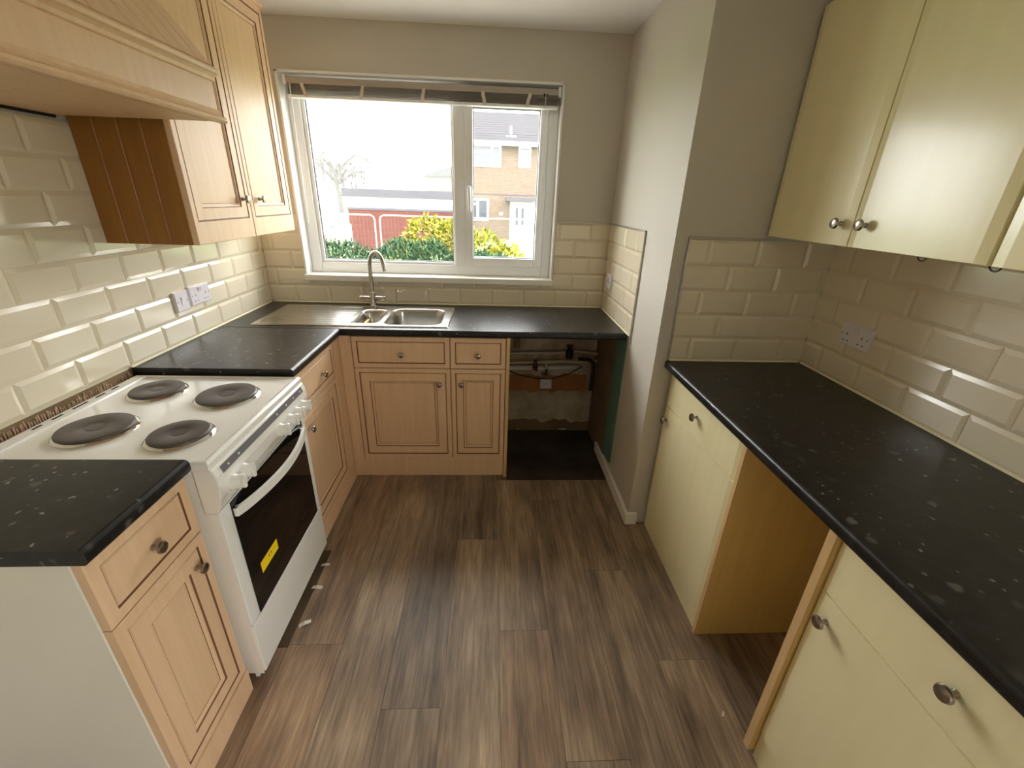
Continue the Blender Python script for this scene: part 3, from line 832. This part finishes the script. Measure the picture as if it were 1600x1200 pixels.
# ------------------------------------------------------------------ sink and tap
def sink():
    x0, x1, y0, y1 = 0.135, 1.145, -0.548, -0.098
    nx, ny = 202, 90
    def sdf(x, y, cx, cy, hx, hy, r):
        dx = max(abs(x - cx) - (hx - r), 0); dy = max(abs(y - cy) - (hy - r), 0)
        inside = min(max(abs(x - cx) - hx + r, abs(y - cy) - hy + r), 0)
        return math.hypot(dx, dy) + inside - r
    ss = lambda e0, e1, v: (lambda q: q * q * (3 - 2 * q))(min(1, max(0, (v - e0) / (e1 - e0))))
    vs = []
    for j in range(ny + 1):
        for i in range(nx + 1):
            x = x0 + (x1 - x0) * i / nx; y = y0 + (y1 - y0) * j / ny
            z = 0.9165
            e = min(x - x0, x1 - x, y - y0, y1 - y)
            if e < 0.004: z = 0.9112 + e * 1.2
            d = sdf(x, y, 0.400, -0.330, 0.235, 0.190, 0.02)
            if d < 0:
                z -= 0.0035 * ss(0, 0.012, -d)
                if d < -0.03:
                    z += 0.0016 * max(0, math.sin((y + 0.52) * 2 * math.pi / 0.036)) * ss(0.03, 0.06, -d)
            d = sdf(x, y, 0.690, -0.345, 0.078, 0.150, 0.055)
            if d < 0: z -= 0.004 * ss(0, 0.008, -d) + 0.085 * ss(0.006, 0.034, -d)
            d = sdf(x, y, 0.945, -0.340, 0.158, 0.178, 0.070)
            if d < 0: z -= 0.004 * ss(0, 0.008, -d) + 0.150 * ss(0.006, 0.036, -d)
            vs.append((x, y, z))
    fs = [(j * (nx + 1) + i, j * (nx + 1) + i + 1, (j + 1) * (nx + 1) + i + 1, (j + 1) * (nx + 1) + i) for j in range(ny) for i in range(nx)]
    mb = MB().add(vs, fs)
    t = thing('kitchen_sink', (0.64, -0.32, TOP), 'stainless steel one-and-a-half bowl sink with drainer on the left', 'sink')
    b = mb.build('bowl_and_drainer', 'steel', t, smooth=True, recalc=False)
    for x, z in ((0.690, 0.8275), (0.945, 0.7625)):
        MB().lathe([(0.036, 0.0), (0.036, 0.002), (0.028, 0.003), (0.024, 0.001), (0.002, 0.001)], (x, -0.345, z), (0, 0, 1), 24).build('waste_strainer', 'chrome', b, smooth=True)
    return t
sink()
t = thing('mixer_tap', (0.655, -0.125, 0.9165), 'brushed swan-neck mixer tap with two lever handles behind the bowls', 'tap')
b = MB().lathe([(0.024, -0.002), (0.024, 0.004), (0.019, 0.008), (0.0175, 0.072), (0.0165, 0.085), (0.014, 0.088)], (0.655, -0.125, 0.9165), (0, 0, 1), 24)
tb = b.build('body', 'tap', t, smooth=True)
pts, rad = [], []
dx, dy = 0.82, -0.57
for k in range(6):
    pts.append((0.655, -0.125, 0.995 + 0.155 * k / 5)); rad.append(0.0135 - 0.002 * k / 5)
for k in range(1, 15):
    a = math.pi * 0.93 * k / 14
    r = 0.060
    s_ = r * (1 - math.cos(a))
    pts.append((0.655 + dx * s_, -0.125 + dy * s_, 1.150 + 0.088 * math.sin(a))); rad.append(0.0115)
e = pts[-1]
pts.append((e[0] + dx * 0.006, e[1] + dy * 0.006, e[2] - 0.030)); rad.append(0.0112)
MB().ringpath(pts, rad, 16).build('swan_neck', 'tap', tb, smooth=True)
for s_ in (-1, 1):
    hbx = MB().ringpath([(0.655 + s_ * 0.014, -0.125, 0.968), (0.655 + s_ * 0.074, -0.125, 0.968)], 0.0135, 16)
    hbx = hbx.build('valve_arm', 'tap', t, smooth=True)
    MB().ringpath([(0.655 + s_ * 0.062, -0.125, 0.978), (0.655 + s_ * 0.064, -0.124, 1.022)], [0.0032, 0.0026], 8).build('lever', 'tap', hbx, smooth=True)

# ------------------------------------------------------------------ sockets and switches
def plate(F, u0, u1, v0, v1, name, label, cat, kind, group=None):
    """F maps (u along the wall, v up, n outwards)"""
    o = thing(name, F((u0 + u1) / 2, v0, 0), label, cat, group)
    p = MB().rings(F, u0, u1, v0, v1, [(0, 0, 0, 0, 0.006, 0), (0.0015, 0.0015, 0.0015, 0.0015, 0.009, 0), (0.004, 0.004, 0.004, 0.004, 0.0105, 0)]).build('faceplate', 'socket', o)
    def bx(name, m, ua, ub, va, vb, n0, n1, par):
        a, c = Vector(F(ua, va, n0)), Vector(F(ub, vb, n1))
        return MB().box(a.x, c.x, a.y, c.y, a.z, c.z).build(name, m, par)
    uc, vc = (u0 + u1) / 2, (v0 + v1) / 2
    if kind == 'switch':
        F2 = lambda u, v, n: F(u, v, n)
        MB().add([F(uc - 0.009, vc - 0.018, 0.0105), F(uc + 0.009, vc - 0.018, 0.0105), F(uc + 0.009, vc + 0.018, 0.0105), F(uc - 0.009, vc + 0.018, 0.0105),
                  F(uc - 0.009, vc - 0.018, 0.0115), F(uc + 0.009, vc - 0.018, 0.0115), F(uc + 0.009, vc + 0.018, 0.016), F(uc - 0.009, vc + 0.018, 0.016)],
                 [(0, 1, 2, 3), (4, 5, 6, 7), (0, 1, 5, 4), (1, 2, 6, 5), (2, 3, 7, 6), (3, 0, 4, 7)]).build('rocker', 'socket', p)
        for s_ in (-1, 1):
            bx('screw', 'gasket', uc + s_ * 0.030 - 0.0025, uc + s_ * 0.030 + 0.0025, vc - 0.0025, vc + 0.0025, 0.0104, 0.0110, p)
    elif kind == 'double':
        for s_ in (-1, 1):
            c = uc + s_ * 0.036
            bx('pin_hole', 'dark', c - 0.002, c + 0.002, vc - 0.004, vc + 0.005, 0.0104, 0.0108, p)
            for q in (-1, 1):
                bx('pin_hole', 'dark', c + q * 0.011 - 0.003, c + q * 0.011 + 0.003, vc - 0.026, vc - 0.022, 0.0104, 0.0108, p)
            d = uc + s_ * 0.008
            MB().add([F(d - 0.0055, vc + 0.012, 0.0105), F(d + 0.0055, vc + 0.012, 0.0105), F(d + 0.0055, vc + 0.032, 0.0105), F(d - 0.0055, vc + 0.032, 0.0105),
                      F(d - 0.0055, vc + 0.012, 0.0112), F(d + 0.0055, vc + 0.012, 0.0112), F(d + 0.0055, vc + 0.032, 0.0150), F(d - 0.0055, vc + 0.032, 0.0150)],
                     [(0, 1, 2, 3), (4, 5, 6, 7), (0, 1, 5, 4), (1, 2, 6, 5), (2, 3, 7, 6), (3, 0, 4, 7)]).build('rocker', 'socket', p)
            bx('screw', 'gasket', uc + s_ * 0.060 - 0.0022, uc + s_ * 0.060 + 0.0022, vc - 0.0022, vc + 0.0022, 0.0104, 0.0109, p)
    elif kind == 'outlet':
        bx('cable_outlet', 'dark', uc - 0.003, uc + 0.003, vc - 0.003, vc + 0.003, 0.0104, 0.0109, p)
    return o
FL = lambda u, v, n: (0.001 + n, u, v)
plate(FL, -0.845, -0.759, 1.043, 1.129, 'wall_switch', 'white single rocker switch on the left tiles beside a double socket', 'switch', 'switch')
plate(FL, -0.745, -0.599, 1.049, 1.135, 'double_socket', 'white double power socket on the left tiled wall', 'socket', 'double')
plate(lambda u, v, n: (XR - 0.001 - n, -u, v), 0.10, 0.186, 1.062, 1.148, 'wall_switch', 'white single switch on the short tiled return right of the window', 'switch', 'switch')
plate(lambda u, v, n: (X2 - 0.001 - n, -u, v), 1.165, 1.311, 1.062, 1.148, 'double_socket', 'white double power socket on the right tiled wall', 'socket', 'double')
plate(lambda u, v, n: (u, -0.004 - n, v), 1.715, 1.795, 0.333, 0.413, 'outlet_plate', 'white blank outlet plate low on the bare wall under the worktop', 'socket', 'outlet')

# ------------------------------------------------------------------ pipes in the gap
def pipe(label, name, pts, r, m, cat='pipe', group=None):
    o = MB().ringpath(pts, r, 10).build(name, m, smooth=True)
    return tag(o, label, cat, group)
def fitted(name, label, loc):
    return thing(name, loc, label, 'pipe', 'water pipes under the worktop')
t = fitted('water_pipe', 'upper pale water pipe across the gap under the worktop', (1.78, -0.035, 0.59))
MB().ringpath([(1.472, -0.035, 0.598), (1.80, -0.035, 0.606), (1.94, -0.035, 0.622), (XR + 0.001, -0.035, 0.605)], 0.0085, 10).build('tube', 'pipe', t, smooth=True)
for x in (1.655, 1.755):
    MB().ringpath([(x - 0.028, -0.035, 0.602), (x + 0.028, -0.035, 0.603)], 0.0135, 10).build('coupling', 'pipe', t, smooth=True)
MB().ringpath([(1.665, -0.035, 0.602), (1.665, -0.035, 0.570)], 0.012, 10).build('tee', 'pipe', t, smooth=True)
t = fitted('water_pipe', 'lower pale water pipe with a red valve under the worktop', (1.78, -0.038, 0.54))
MB().ringpath([(1.472, -0.058, 0.540), (1.70, -0.058, 0.546), (1.90, -0.058, 0.556), (XR - 0.001, -0.058, 0.560)], 0.0085, 10).build('tube', 'pipe', t, smooth=True)
MB().ringpath([(1.70, -0.058, 0.549), (1.78, -0.058, 0.552)], 0.0135, 10).build('coupling', 'pipe', t, smooth=True)
MB().ringpath([(1.742, -0.058, 0.550), (1.742, -0.058, 0.500)], 0.011, 10).build('tee', 'pipe', t, smooth=True)
MB().ringpath([(1.745, -0.058, 0.502), (1.746, -0.060, 0.455)], 0.009, 8).build('black_tail', 'copper_dark', t, smooth=True)
B('tap_lever', 'black_plastic', t, 1.712, 1.750, -0.074, -0.062, 0.462, 0.474, 0.003)
v = MB().lathe([(0.014, -0.03), (0.018, -0.02), (0.018, 0.012), (0.012, 0.02), (0.012, 0.034)], (1.668, -0.060, 0.525), (0, 0, 1), 12).build('valve', 'red', t, smooth=True)
MB().lathe([(0.006, 0.0), (0.006, 0.05), (0.010, 0.05), (0.010, 0.062)], (1.668, -0.074, 0.520), (0, -1, 0), 10).build('valve_spindle', 'red', v, smooth=True)
t = fitted('gate_valve', 'dark tarnished gate valve on the pipes near the partition', (1.89, -0.05, 0.57))
MB().lathe([(0.022, 0.0), (0.026, 0.01), (0.026, 0.05), (0.016, 0.06), (0.010, 0.085)], (1.895, -0.045, 0.575), (0, 0, 1), 12).build('valve_body', 'copper_dark', t, smooth=True)
B('valve_handle', 'copper_dark', t, 1.872, 1.918, -0.054, -0.040, 0.655, 0.668, 0.003)
pipe('fat white waste pipe low behind the water pipes', 'waste_pipe', [(1.472, -0.023, 0.492), (1.75, -0.023, 0.494), (1.98, -0.023, 0.502)], 0.018, 'waste')
pipe('dark lagged pipe bending down beside the partition', 'lagged_pipe', [(1.95, -0.092, 0.585), (2.02, -0.092, 0.580), (2.050, -0.092, 0.56), (2.055, -0.092, 0.50), (2.052, -0.090, 0.36)], 0.012, 'copper_dark')
pipe('black electric cable sagging across the bare wall', 'cable', [(1.472, -0.082, 0.50), (1.56, -0.082, 0.465), (1.68, -0.082, 0.438), (1.78, -0.082, 0.437), (1.90, -0.082, 0.475), (1.98, -0.082, 0.53)], 0.0042, 'cable', 'cable')
for x in (1.545,):
    o = B('wall_batten', 'brown_wall', None, x - 0.02, x + 0.02, -0.03, -0.001, 0.63, 0.870)
    tag(o, 'short brown batten under the worktop above the pipes', 'batten')

# ------------------------------------------------------------------ scraps on the floor
for i, (x, y, a, lb) in enumerate(((0.655, -1.545, 0.5, 'curled white paper scrap on the floor nearest the cooker front'), (0.640, -1.375, -0.1, 'flat white paper scrap on the floor by the middle of the cooker'), (0.632, -1.252, 0.1, 'small white paper scrap by the far foot of the cooker'), (2.145, -1.905, 0.9, 'tiny pale plaster chip on the floor by the right-hand gap'))):
    s_ = 0.4 if i == 3 else 0.8 if i == 2 else 1.0
    ca, sa = math.cos(a), math.sin(a)
    mb = MB(); vs = []
    for (u, v_, z) in ((-0.022, -0.008, 0.0008), (0.0, -0.010, 0.006), (0.022, -0.006, 0.001), (-0.020, 0.008, 0.001), (0.002, 0.006, 0.008), (0.024, 0.009, 0.0012)):
        vs.append((x + s_ * (u * ca - v_ * sa), y + s_ * (u * sa + v_ * ca), z * s_ + 0.0004))
    vs += [(p[0], p[1], p[2] + 0.0006) for p in vs]
    mb.add(vs, [(0, 1, 4, 3), (1, 2, 5, 4), (9, 10, 7, 6), (10, 11, 8, 7), (0, 6, 7, 1), (1, 7, 8, 2), (2, 8, 11, 5), (5, 11, 10, 4), (4, 10, 9, 3), (3, 9, 6, 0)])
    tag(mb.build('paper_scrap' if i < 3 else 'plaster_chip', 'paper'), lb, 'scrap', 'scraps on the floor')

# ================================================================== outside the window
MT['grass'] = mottled('grass', (92, 112, 62), (120, 128, 84), 2, 0.9)
MT['brick'] = mat('brown_brick', (160, 122, 92), 0.9, spec=0.0)
def brick_mat(m, c1, c2, mortar, sc):
    nt, N, L, b = nodes(m)
    tc = N.new('ShaderNodeTexCoord'); mp = N.new('ShaderNodeMapping')
    mp.inputs['Rotation'].default_value = (math.radians(90), 0, 0)
    L.new(tc.outputs['Object'], mp.inputs['Vector'])
    br = N.new('ShaderNodeTexBrick')
    br.inputs['Color1'].default_value = lin(*c1); br.inputs['Color2'].default_value = lin(*c2); br.inputs['Mortar'].default_value = lin(*mortar)
    br.inputs['Scale'].default_value = sc; br.inputs['Brick Width'].default_value = 0.225; br.inputs['Row Height'].default_value = 0.075; br.inputs['Mortar Size'].default_value = 0.008
    L.new(mp.outputs['Vector'], br.inputs['Vector']); setcol(m, br.outputs['Color'])
brick_mat(MT['brick'], (98, 82, 70), (86, 71, 60), (104, 94, 84), 1.0)
MT['red_brick'] = mat('red_brick', (150, 70, 58), 0.9, spec=0.0)
brick_mat(MT['red_brick'], (84, 42, 37), (76, 37, 33), (84, 58, 52), 1.0)
MT['roof'] = mat('grey_roof_tiles', (96, 92, 94), 0.9, spec=0.0)
_w = MT['roof'].node_tree.nodes.new('ShaderNodeTexWave'); _w.bands_direction = 'Z'; _w.inputs['Scale'].default_value = 2.4
_tc = MT['roof'].node_tree.nodes.new('ShaderNodeTexCoord'); MT['roof'].node_tree.links.new(_tc.outputs['Object'], _w.inputs['Vector'])
setcol(MT['roof'], ramp(MT['roof'], _w.outputs['Fac'], [(0.1, (44, 43, 45)), (0.5, (62, 60, 63))]))
MT['fascia'] = mat('grey_fascia', (72, 70, 76), 0.9, spec=0.05)
MT['clad'] = mat('white_cladding', (232, 232, 230), 0.6)
MT['far_glass'] = mat('far_window_glass', (56, 60, 68), 0.15)
MT['bark'] = mat('grey_bark', (52, 47, 45), 0.9)
MT['galv'] = mat('galvanised_steel', (128, 130, 132), 0.5, 0.3)
MT['timber'] = mat('pale_timber', (196, 178, 148), 0.8)

def leaf_mat(name, stops):
    m = mat(name, (80, 120, 60), 0.7, spec=0.15)
    gi = m.node_tree.nodes.new('ShaderNodeNewGeometry')
    setcol(m, ramp(m, gi.outputs['Random Per Island'], stops))
    return m
MT['conifer'] = leaf_mat('conifer_needles', [(0.0, (20, 40, 28)), (0.5, (42, 70, 48)), (0.85, (70, 96, 66)), (1.0, (92, 104, 72))])
MT['variegated'] = leaf_mat('variegated_leaves', [(0.0, (52, 64, 20)), (0.35, (96, 100, 28)), (0.7, (134, 126, 34)), (1.0, (156, 150, 76))])

gr = MB()
gr.add([(-40, -40, -0.25), (40, -40, -0.25), (40, 10, -0.35), (-40, 10, -0.35), (90, 130, -1.2), (-90, 130, -1.2), (-40, -40, -0.6), (40, -40, -0.6), (90, 130, -2.4), (-90, 130, -2.4)],
       [(0, 1, 2, 3), (3, 2, 4, 5), (6, 9, 8, 7)])
structure(gr.build('ground', 'grass', recalc=False))
MT['bounce_paving'] = mottled('pale_bounce_paving', (186, 180, 170), (166, 160, 150), 1.5, 0.9)
structure(B('bounce_paving', 'bounce_paving', None, -6, 8, 0.32, 2.9, -0.30, -0.22))  # unseen pale slab added to bounce sky light up to the ceiling
structure(B('bounce_paving', 'bounce_paving', None, 3.0, 8, -6, 0.30, -0.30, -0.22))  # unseen pale slab added to bounce light in at the added door

# house across the road
HYp = 21.0
hs = thing('house', (3.4, 23.5, -0.7), 'brown brick two-storey house with white front door seen through the right sash', 'house')
b = MB().box(-0.15, 7.5, HYp, HYp + 6, -0.9, 4.0)
b.build('wall', 'brick', hs)
rf = MB().prism([(HYp - 0.35, 4.00), (HYp + 3.0, 5.75), (HYp + 6.35, 4.00), (HYp + 6.35, 3.92), (HYp - 0.35, 3.92)], 'x', -0.4, 7.8).build('roof', 'roof', hs)
B('fascia_board', 'clad', hs, -0.4, 7.8, HYp - 0.42, HYp - 0.35, 3.86, 4.04)
MB().lathe([(0.05, 0.0), (0.05, 0.45)], (2.3, HYp + 0.55, 4.35), (0, 0, 1), 8).build('vent_pipe', 'clad', rf)
B('flashing', 'clad', rf, 2.05, 2.55, HYp + 0.25, HYp + 0.32, 4.30, 4.36)
B('brick_band', 'fascia', hs, -0.15, 7.5, HYp - 0.02, HYp, 1.70, 1.74)
def house_window(par, x0, x1, z0, z1, y, splits, trans=None):
    f = MB()
    frame(f, x0, x1, z0, z1, 0.09, 0.09, 0.09, 0.09, y - 0.05, y + 0.03)
    for s_ in splits:
        f.box(s_ - 0.06, s_ + 0.06, y - 0.05, y + 0.03, z0 + 0.09, z1 - 0.09)
    if trans:
        f.box(trans[0], trans[1], y - 0.05, y + 0.03, trans[2] - 0.05, trans[2] + 0.05)
    o = f.build('window_frame', 'upvc', par)
    xs = [x0 + 0.09] + [q for s_ in splits for q in (s_ - 0.06, s_ + 0.06)] + [x1 - 0.09]
    for i in range(0, len(xs), 2):
        B('pane', 'far_glass', o, xs[i], xs[i + 1], y - 0.02, y - 0.005, z0 + 0.09, z1 - 0.09)
    return o
house_window(hs, 0.05, 1.82, 2.95, 3.92, HYp, [1.36], (0.14, 1.30, 3.60))
house_window(hs, 2.68, 3.28, 2.97, 3.90, HYp, [], (2.77, 3.19, 3.66))
house_window(hs, -0.05, 1.24, 0.46, 1.50, HYp, [0.68], (0.04, 0.62, 1.25))
house_window(hs, 3.60, 4.40, 0.46, 1.36, HYp, [])
f = MB(); frame(f, 2.32, 3.47, -0.70, 1.41, 0.12, 0.14, 0.06, 0.10, HYp - 0.06, HYp + 0.02)
df = f.build('door_frame', 'clad', hs)
d = B('front_door', 'upvc', hs, 2.45, 3.32, HYp - 0.05, HYp - 0.01, -0.64, 1.31)
for x in (2.68, 2.98):
    B('glazed_strip', 'far_glass', d, x - 0.07, x + 0.07, HYp - 0.06, HYp - 0.045, 0.30, 1.12)
B('letter_plate', 'gasket', d, 2.70, 2.98, HYp - 0.06, HYp - 0.045, 0.10, 0.16)
B('door_handle', 'gasket', d, 2.50, 2.54, HYp - 0.08, HYp - 0.045, 0.25, 0.45)
B('canopy', 'fascia', hs, 2.08, 4.2, HYp - 0.9, HYp, 1.43, 1.60)
B('canopy_post', 'clad', hs, 3.42, 3.54, HYp - 0.85, HYp - 0.73, -0.75, 1.43)
B('number_plate', 'clad', hs, 1.78, 1.96, HYp - 0.02, HYp, 0.76, 0.88)

# flat-roofed garage
t = thing('garage', (-1.6, 15, -0.5), 'long flat-roofed red brick outbuilding with white band and grey fascia', 'building')
B('wall', 'red_brick', t, -3.72, 0.40, 14.0, 18.0, -0.6, 1.04)
B('grey_strip', 'fascia', t, -3.74, 0.42, 13.97, 14.0, 1.02, 1.10)
B('white_cladding', 'clad', t, -3.74, 0.42, 13.98, 18.0, 1.10, 1.44)
B('roof_fascia', 'fascia', t, -3.84, 0.48, 13.85, 18.1, 1.44, 1.71)
lm = thing('bulkhead_light', (-0.47, 13.95, 1.25), 'small square bulkhead light on the white band of the outbuilding', 'lamp')
f = MB(); frame(f, -0.58, -0.36, 1.23, 1.39, 0.025, 0.025, 0.025, 0.025, 13.90, 13.9795)
f.build('frame', 'gasket', lm); B('diffuser', 'clad', lm, -0.555, -0.385, 13.91, 13.9795, 1.255, 1.365)

# distant house
t = thing('house', (-3.5, 74, -1), 'faint pale house in the fog beyond the outbuilding', 'house')
B('wall', 'brick', t, -8.55, 3.0, 70.0, 82.0, -1.2, 4.25)
MB().prism([(-9.2, 4.25), (-3.6, 6.0), (3.4, 4.25)], 'y', 69.6, 82.4).build('roof', 'roof', t)
for x in (-7.3, -6.05):
    house_window(t, x, x + 1.0, 2.80, 4.02, 70.0, [])

# bare weeping tree
TX, TY, TS = -16.6, 54.0, 2.75
tr = thing('bare_tree', (TX, TY, -1.2), 'bare drooping tree fading into the fog on the left', 'tree')
rt = random.Random(11)
tk = MB(); tw = MB()
TP = lambda x, y, z: (TX + TS * x, TY + TS * y, 1.54 + TS * (z - 1.54))
tk.ringpath([TP(0, 0, 0.35), TP(0, 0, 0.9), TP(-0.05, 0, 1.6), TP(-0.10, 0, 2.4)], [0.40, 0.32, 0.26, 0.18], 8)
for k in range(9):
    a = 2 * math.pi * k / 9 + rt.uniform(-.3, .3)
    r = rt.uniform(0.9, 2.0)
    z0 = rt.uniform(1.8, 2.4)
    mid = TP(0.55 * r * math.cos(a), 0.55 * r * math.sin(a), z0 + rt.uniform(0.5, 0.9))
    end = TP(r * math.cos(a), r * math.sin(a), z0 + rt.uniform(0.1, 0.6))
    tk.ringpath([TP(-0.08, 0, z0), mid, end], [0.20, 0.14, 0.07], 6)
    for q in range(16):
        f_ = rt.uniform(0.2, 1.0)
        p = Vector(mid).lerp(Vector(end), f_) if q % 3 else Vector(TP(-0.08, 0, z0)).lerp(Vector(mid), f_)
        o1 = Vector((rt.uniform(-.6, .6), rt.uniform(-.6, .6), rt.uniform(-.2, .6)))
        o2 = o1 + Vector((rt.uniform(-.5, .5), rt.uniform(-.5, .5), -rt.uniform(1.2, 3.2)))
        tw.ringpath([p, p + o1, p + o2], [0.06, 0.05, 0.03], 4)
tk.build('trunk', 'bark', tr, smooth=True); tw.build('twigs', 'bark', tr)

# temporary mesh fence panels
for i, (x0, x1) in enumerate(((-4.05, -1.82), (-1.68, 0.55), (0.68, 2.9))):
    t = thing('mesh_fence_panel', ((x0 + x1) / 2, 10, -0.35), ['galvanised temporary fence panel on the left in front of the outbuilding', 'galvanised temporary fence panel in the middle, behind the yellow shrub', 'galvanised temporary fence panel on the right, before the house'][i], 'fence panel', 'temporary fence panels')
    pts = [(x0, 10, -0.36), (x0, 10, 0.90), (x0 + 0.03, 10, 0.98), (x0 + 0.11, 10, 1.02), (x1 - 0.11, 10, 1.02), (x1 - 0.03, 10, 0.98), (x1, 10, 0.90), (x1, 10, -0.36)]
    MB().ringpath(pts, 0.021, 8).build('tube_frame', 'galv', t, smooth=True)
    wm = MB()
    n = 22
    for k in range(1, n):
        x = x0 + (x1 - x0) * k / n
        wm.box(x - 0.0012, x + 0.0012, 9.998, 10.002, -0.3, 1.01)
    for k in range(8):
        z = -0.25 + k * 0.165
        wm.box(x0, x1, 10.002, 10.005, z - 0.0012, z + 0.0012)
    wm.build('wire_mesh', 'gasket', t)
# handrail with small notice beyond the hedge
t = thing('timber_handrail', (-3.5, 12, -0.5), 'pale timber handrail with a white notice at the left of the garden', 'railing')
B('post', 'clad', t, -3.20, -3.08, 11.95, 12.05, -0.5, 0.65)
B('post', 'timber', t, -3.95, -3.87, 11.95, 12.05, -0.5, 0.35)
MB().prism([(-3.9, 0.25), (-3.1, 0.50), (-3.1, 0.57), (-3.9, 0.32)], 'y', 11.96, 12.02).build('rail', 'timber', t)
MB().prism([(-3.9, 0.05), (-3.1, 0.28), (-3.1, 0.34), (-3.9, 0.11)], 'y', 11.96, 12.02).build('rail', 'timber', t)
nt_ = B('notice', 'clad', t, -3.80, -3.52, 11.93, 11.95, 0.44, 0.68)
B('notice_mark', 'gasket', nt_, -3.70, -3.62, 11.925, 11.93, 0.52, 0.60)

# hedge and variegated shrub
def leaf(mb, p, d, side, L_, W_):
    d = Vector(d).normalized(); s_ = d.cross(Vector(side)).normalized() * W_
    p = Vector(p); n = d.cross(s_).normalized() * W_ * 0.25
    mb.add([p, p + d * L_ * 0.5 + s_ + n, p + d * L_, p + d * L_ * 0.5 - s_ + n], [(0, 1, 2), (0, 2, 3)])
rh = random.Random(5)
hg = MB()
for k in range(7000):
    x = rh.uniform(-1.35, 1.55)
    topz = 0.90 + 0.07 * math.sin(x * 5.1) + 0.05 * math.sin(x * 11.3 + 1)
    if x > 0.7: topz -= (x - 0.7) * 0.18
    h = rh.random() ** 0.5
    z = 0.25 + (topz - 0.25) * h
    wy = 0.42 * math.sqrt(max(0.05, 1 - (h * 0.9) ** 2))
    y = 3.55 - wy * rh.uniform(0.55, 1.05) if rh.random() < 0.7 else 3.55 + wy * rh.uniform(-0.6, 1.0)
    d = Vector((rh.uniform(-.7, .7), rh.uniform(-1.0, .3), rh.uniform(0.2, 1.2)))
    leaf(hg, (x, y, z), d, (rh.uniform(-1, 1), rh.uniform(-1, 1), rh.uniform(-1, 1)), rh.uniform(0.05, 0.12), rh.uniform(0.006, 0.014))
t = thing('conifer_hedge', (0.1, 3.55, -0.27), 'low dark green conifer hedge just outside the window', 'hedge')
hf = hg.build('foliage', 'conifer', t, recalc=False)
hc = MB()
for k in range(7):
    x = -1.2 + k * 0.42
    hc.ringpath([(x, 3.6, -0.28), (x + 0.02, 3.6, 0.3), (x, 3.6, 0.66)], [0.04, 0.03, 0.015], 6)
hc.build('stems', 'bark', t)
B('inner_growth', 'conifer', t, -1.3, 1.45, 3.40, 3.75, 0.0, 0.62)
sh = MB()
clumps = [(0.42, 4.15, 0.98, 0.34, 0.30), (0.78, 4.10, 0.92, 0.40, 0.30), (1.18, 4.05, 0.80, 0.40, 0.30), (1.55, 4.05, 0.66, 0.34, 0.22), (0.10, 4.15, 0.72, 0.30, 0.20), (0.60, 3.95, 0.66, 0.6, 0.3), (1.15, 3.95, 0.5, 0.6, 0.3)]
for (cx, cy, cz, rx, rz) in clumps:
    for k in range(520):
        a = rh.uniform(0, 2 * math.pi); b_ = math.asin(rh.uniform(-0.5, 1))
        d = Vector((math.cos(a) * math.cos(b_), math.sin(a) * math.cos(b_), math.sin(b_)))
        q = rh.uniform(0.6, 1.0)
        p = (cx + d.x * rx * q, cy + d.y * 0.34 * q, cz + d.z * rz * q)
        d2 = d + Vector((rh.uniform(-.7, .7), rh.uniform(-.7, .7), rh.uniform(-.3, .7)))
        leaf(sh, p, d2, (rh.uniform(-1, 1), rh.uniform(-1, 1), rh.uniform(-1, 1)), rh.uniform(0.06, 0.11), rh.uniform(0.014, 0.024))
t = thing('variegated_shrub', (0.8, 4.1, -0.28), 'yellow and green variegated shrub behind the hedge', 'shrub')
sh.build('leaves', 'variegated', t, recalc=False)
sb = MB()
for k in range(8):
    x = 0.2 + k * 0.18
    sb.ringpath([(0.75 + (x - 0.75) * 0.3, 4.15, -0.3), (x, 4.12, 0.35), (x + 0.03, 4.1, 0.75)], [0.03, 0.02, 0.008], 6)
sb.build('branches', 'bark', t)

# bank of fog beyond the garden
fog = bpy.data.materials.new('fog')
fog.use_nodes = True
fog.node_tree.nodes.clear()
_o = fog.node_tree.nodes.new('ShaderNodeOutputMaterial')
_s = fog.node_tree.nodes.new('ShaderNodeVolumeScatter')
_s.inputs['Color'].default_value = (0.99, 0.99, 1.0, 1)
_s.inputs['Density'].default_value = 0.0013
fog.node_tree.links.new(_s.outputs[0], _o.inputs['Volume'])
MT['fog'] = fog
o = B('fog', 'fog', None, -70, 70, 5.0, 120, -0.2, 22.0)
tag(o, 'white fog veiling the houses and tree outside', 'fog')
o['kind'] = 'stuff'
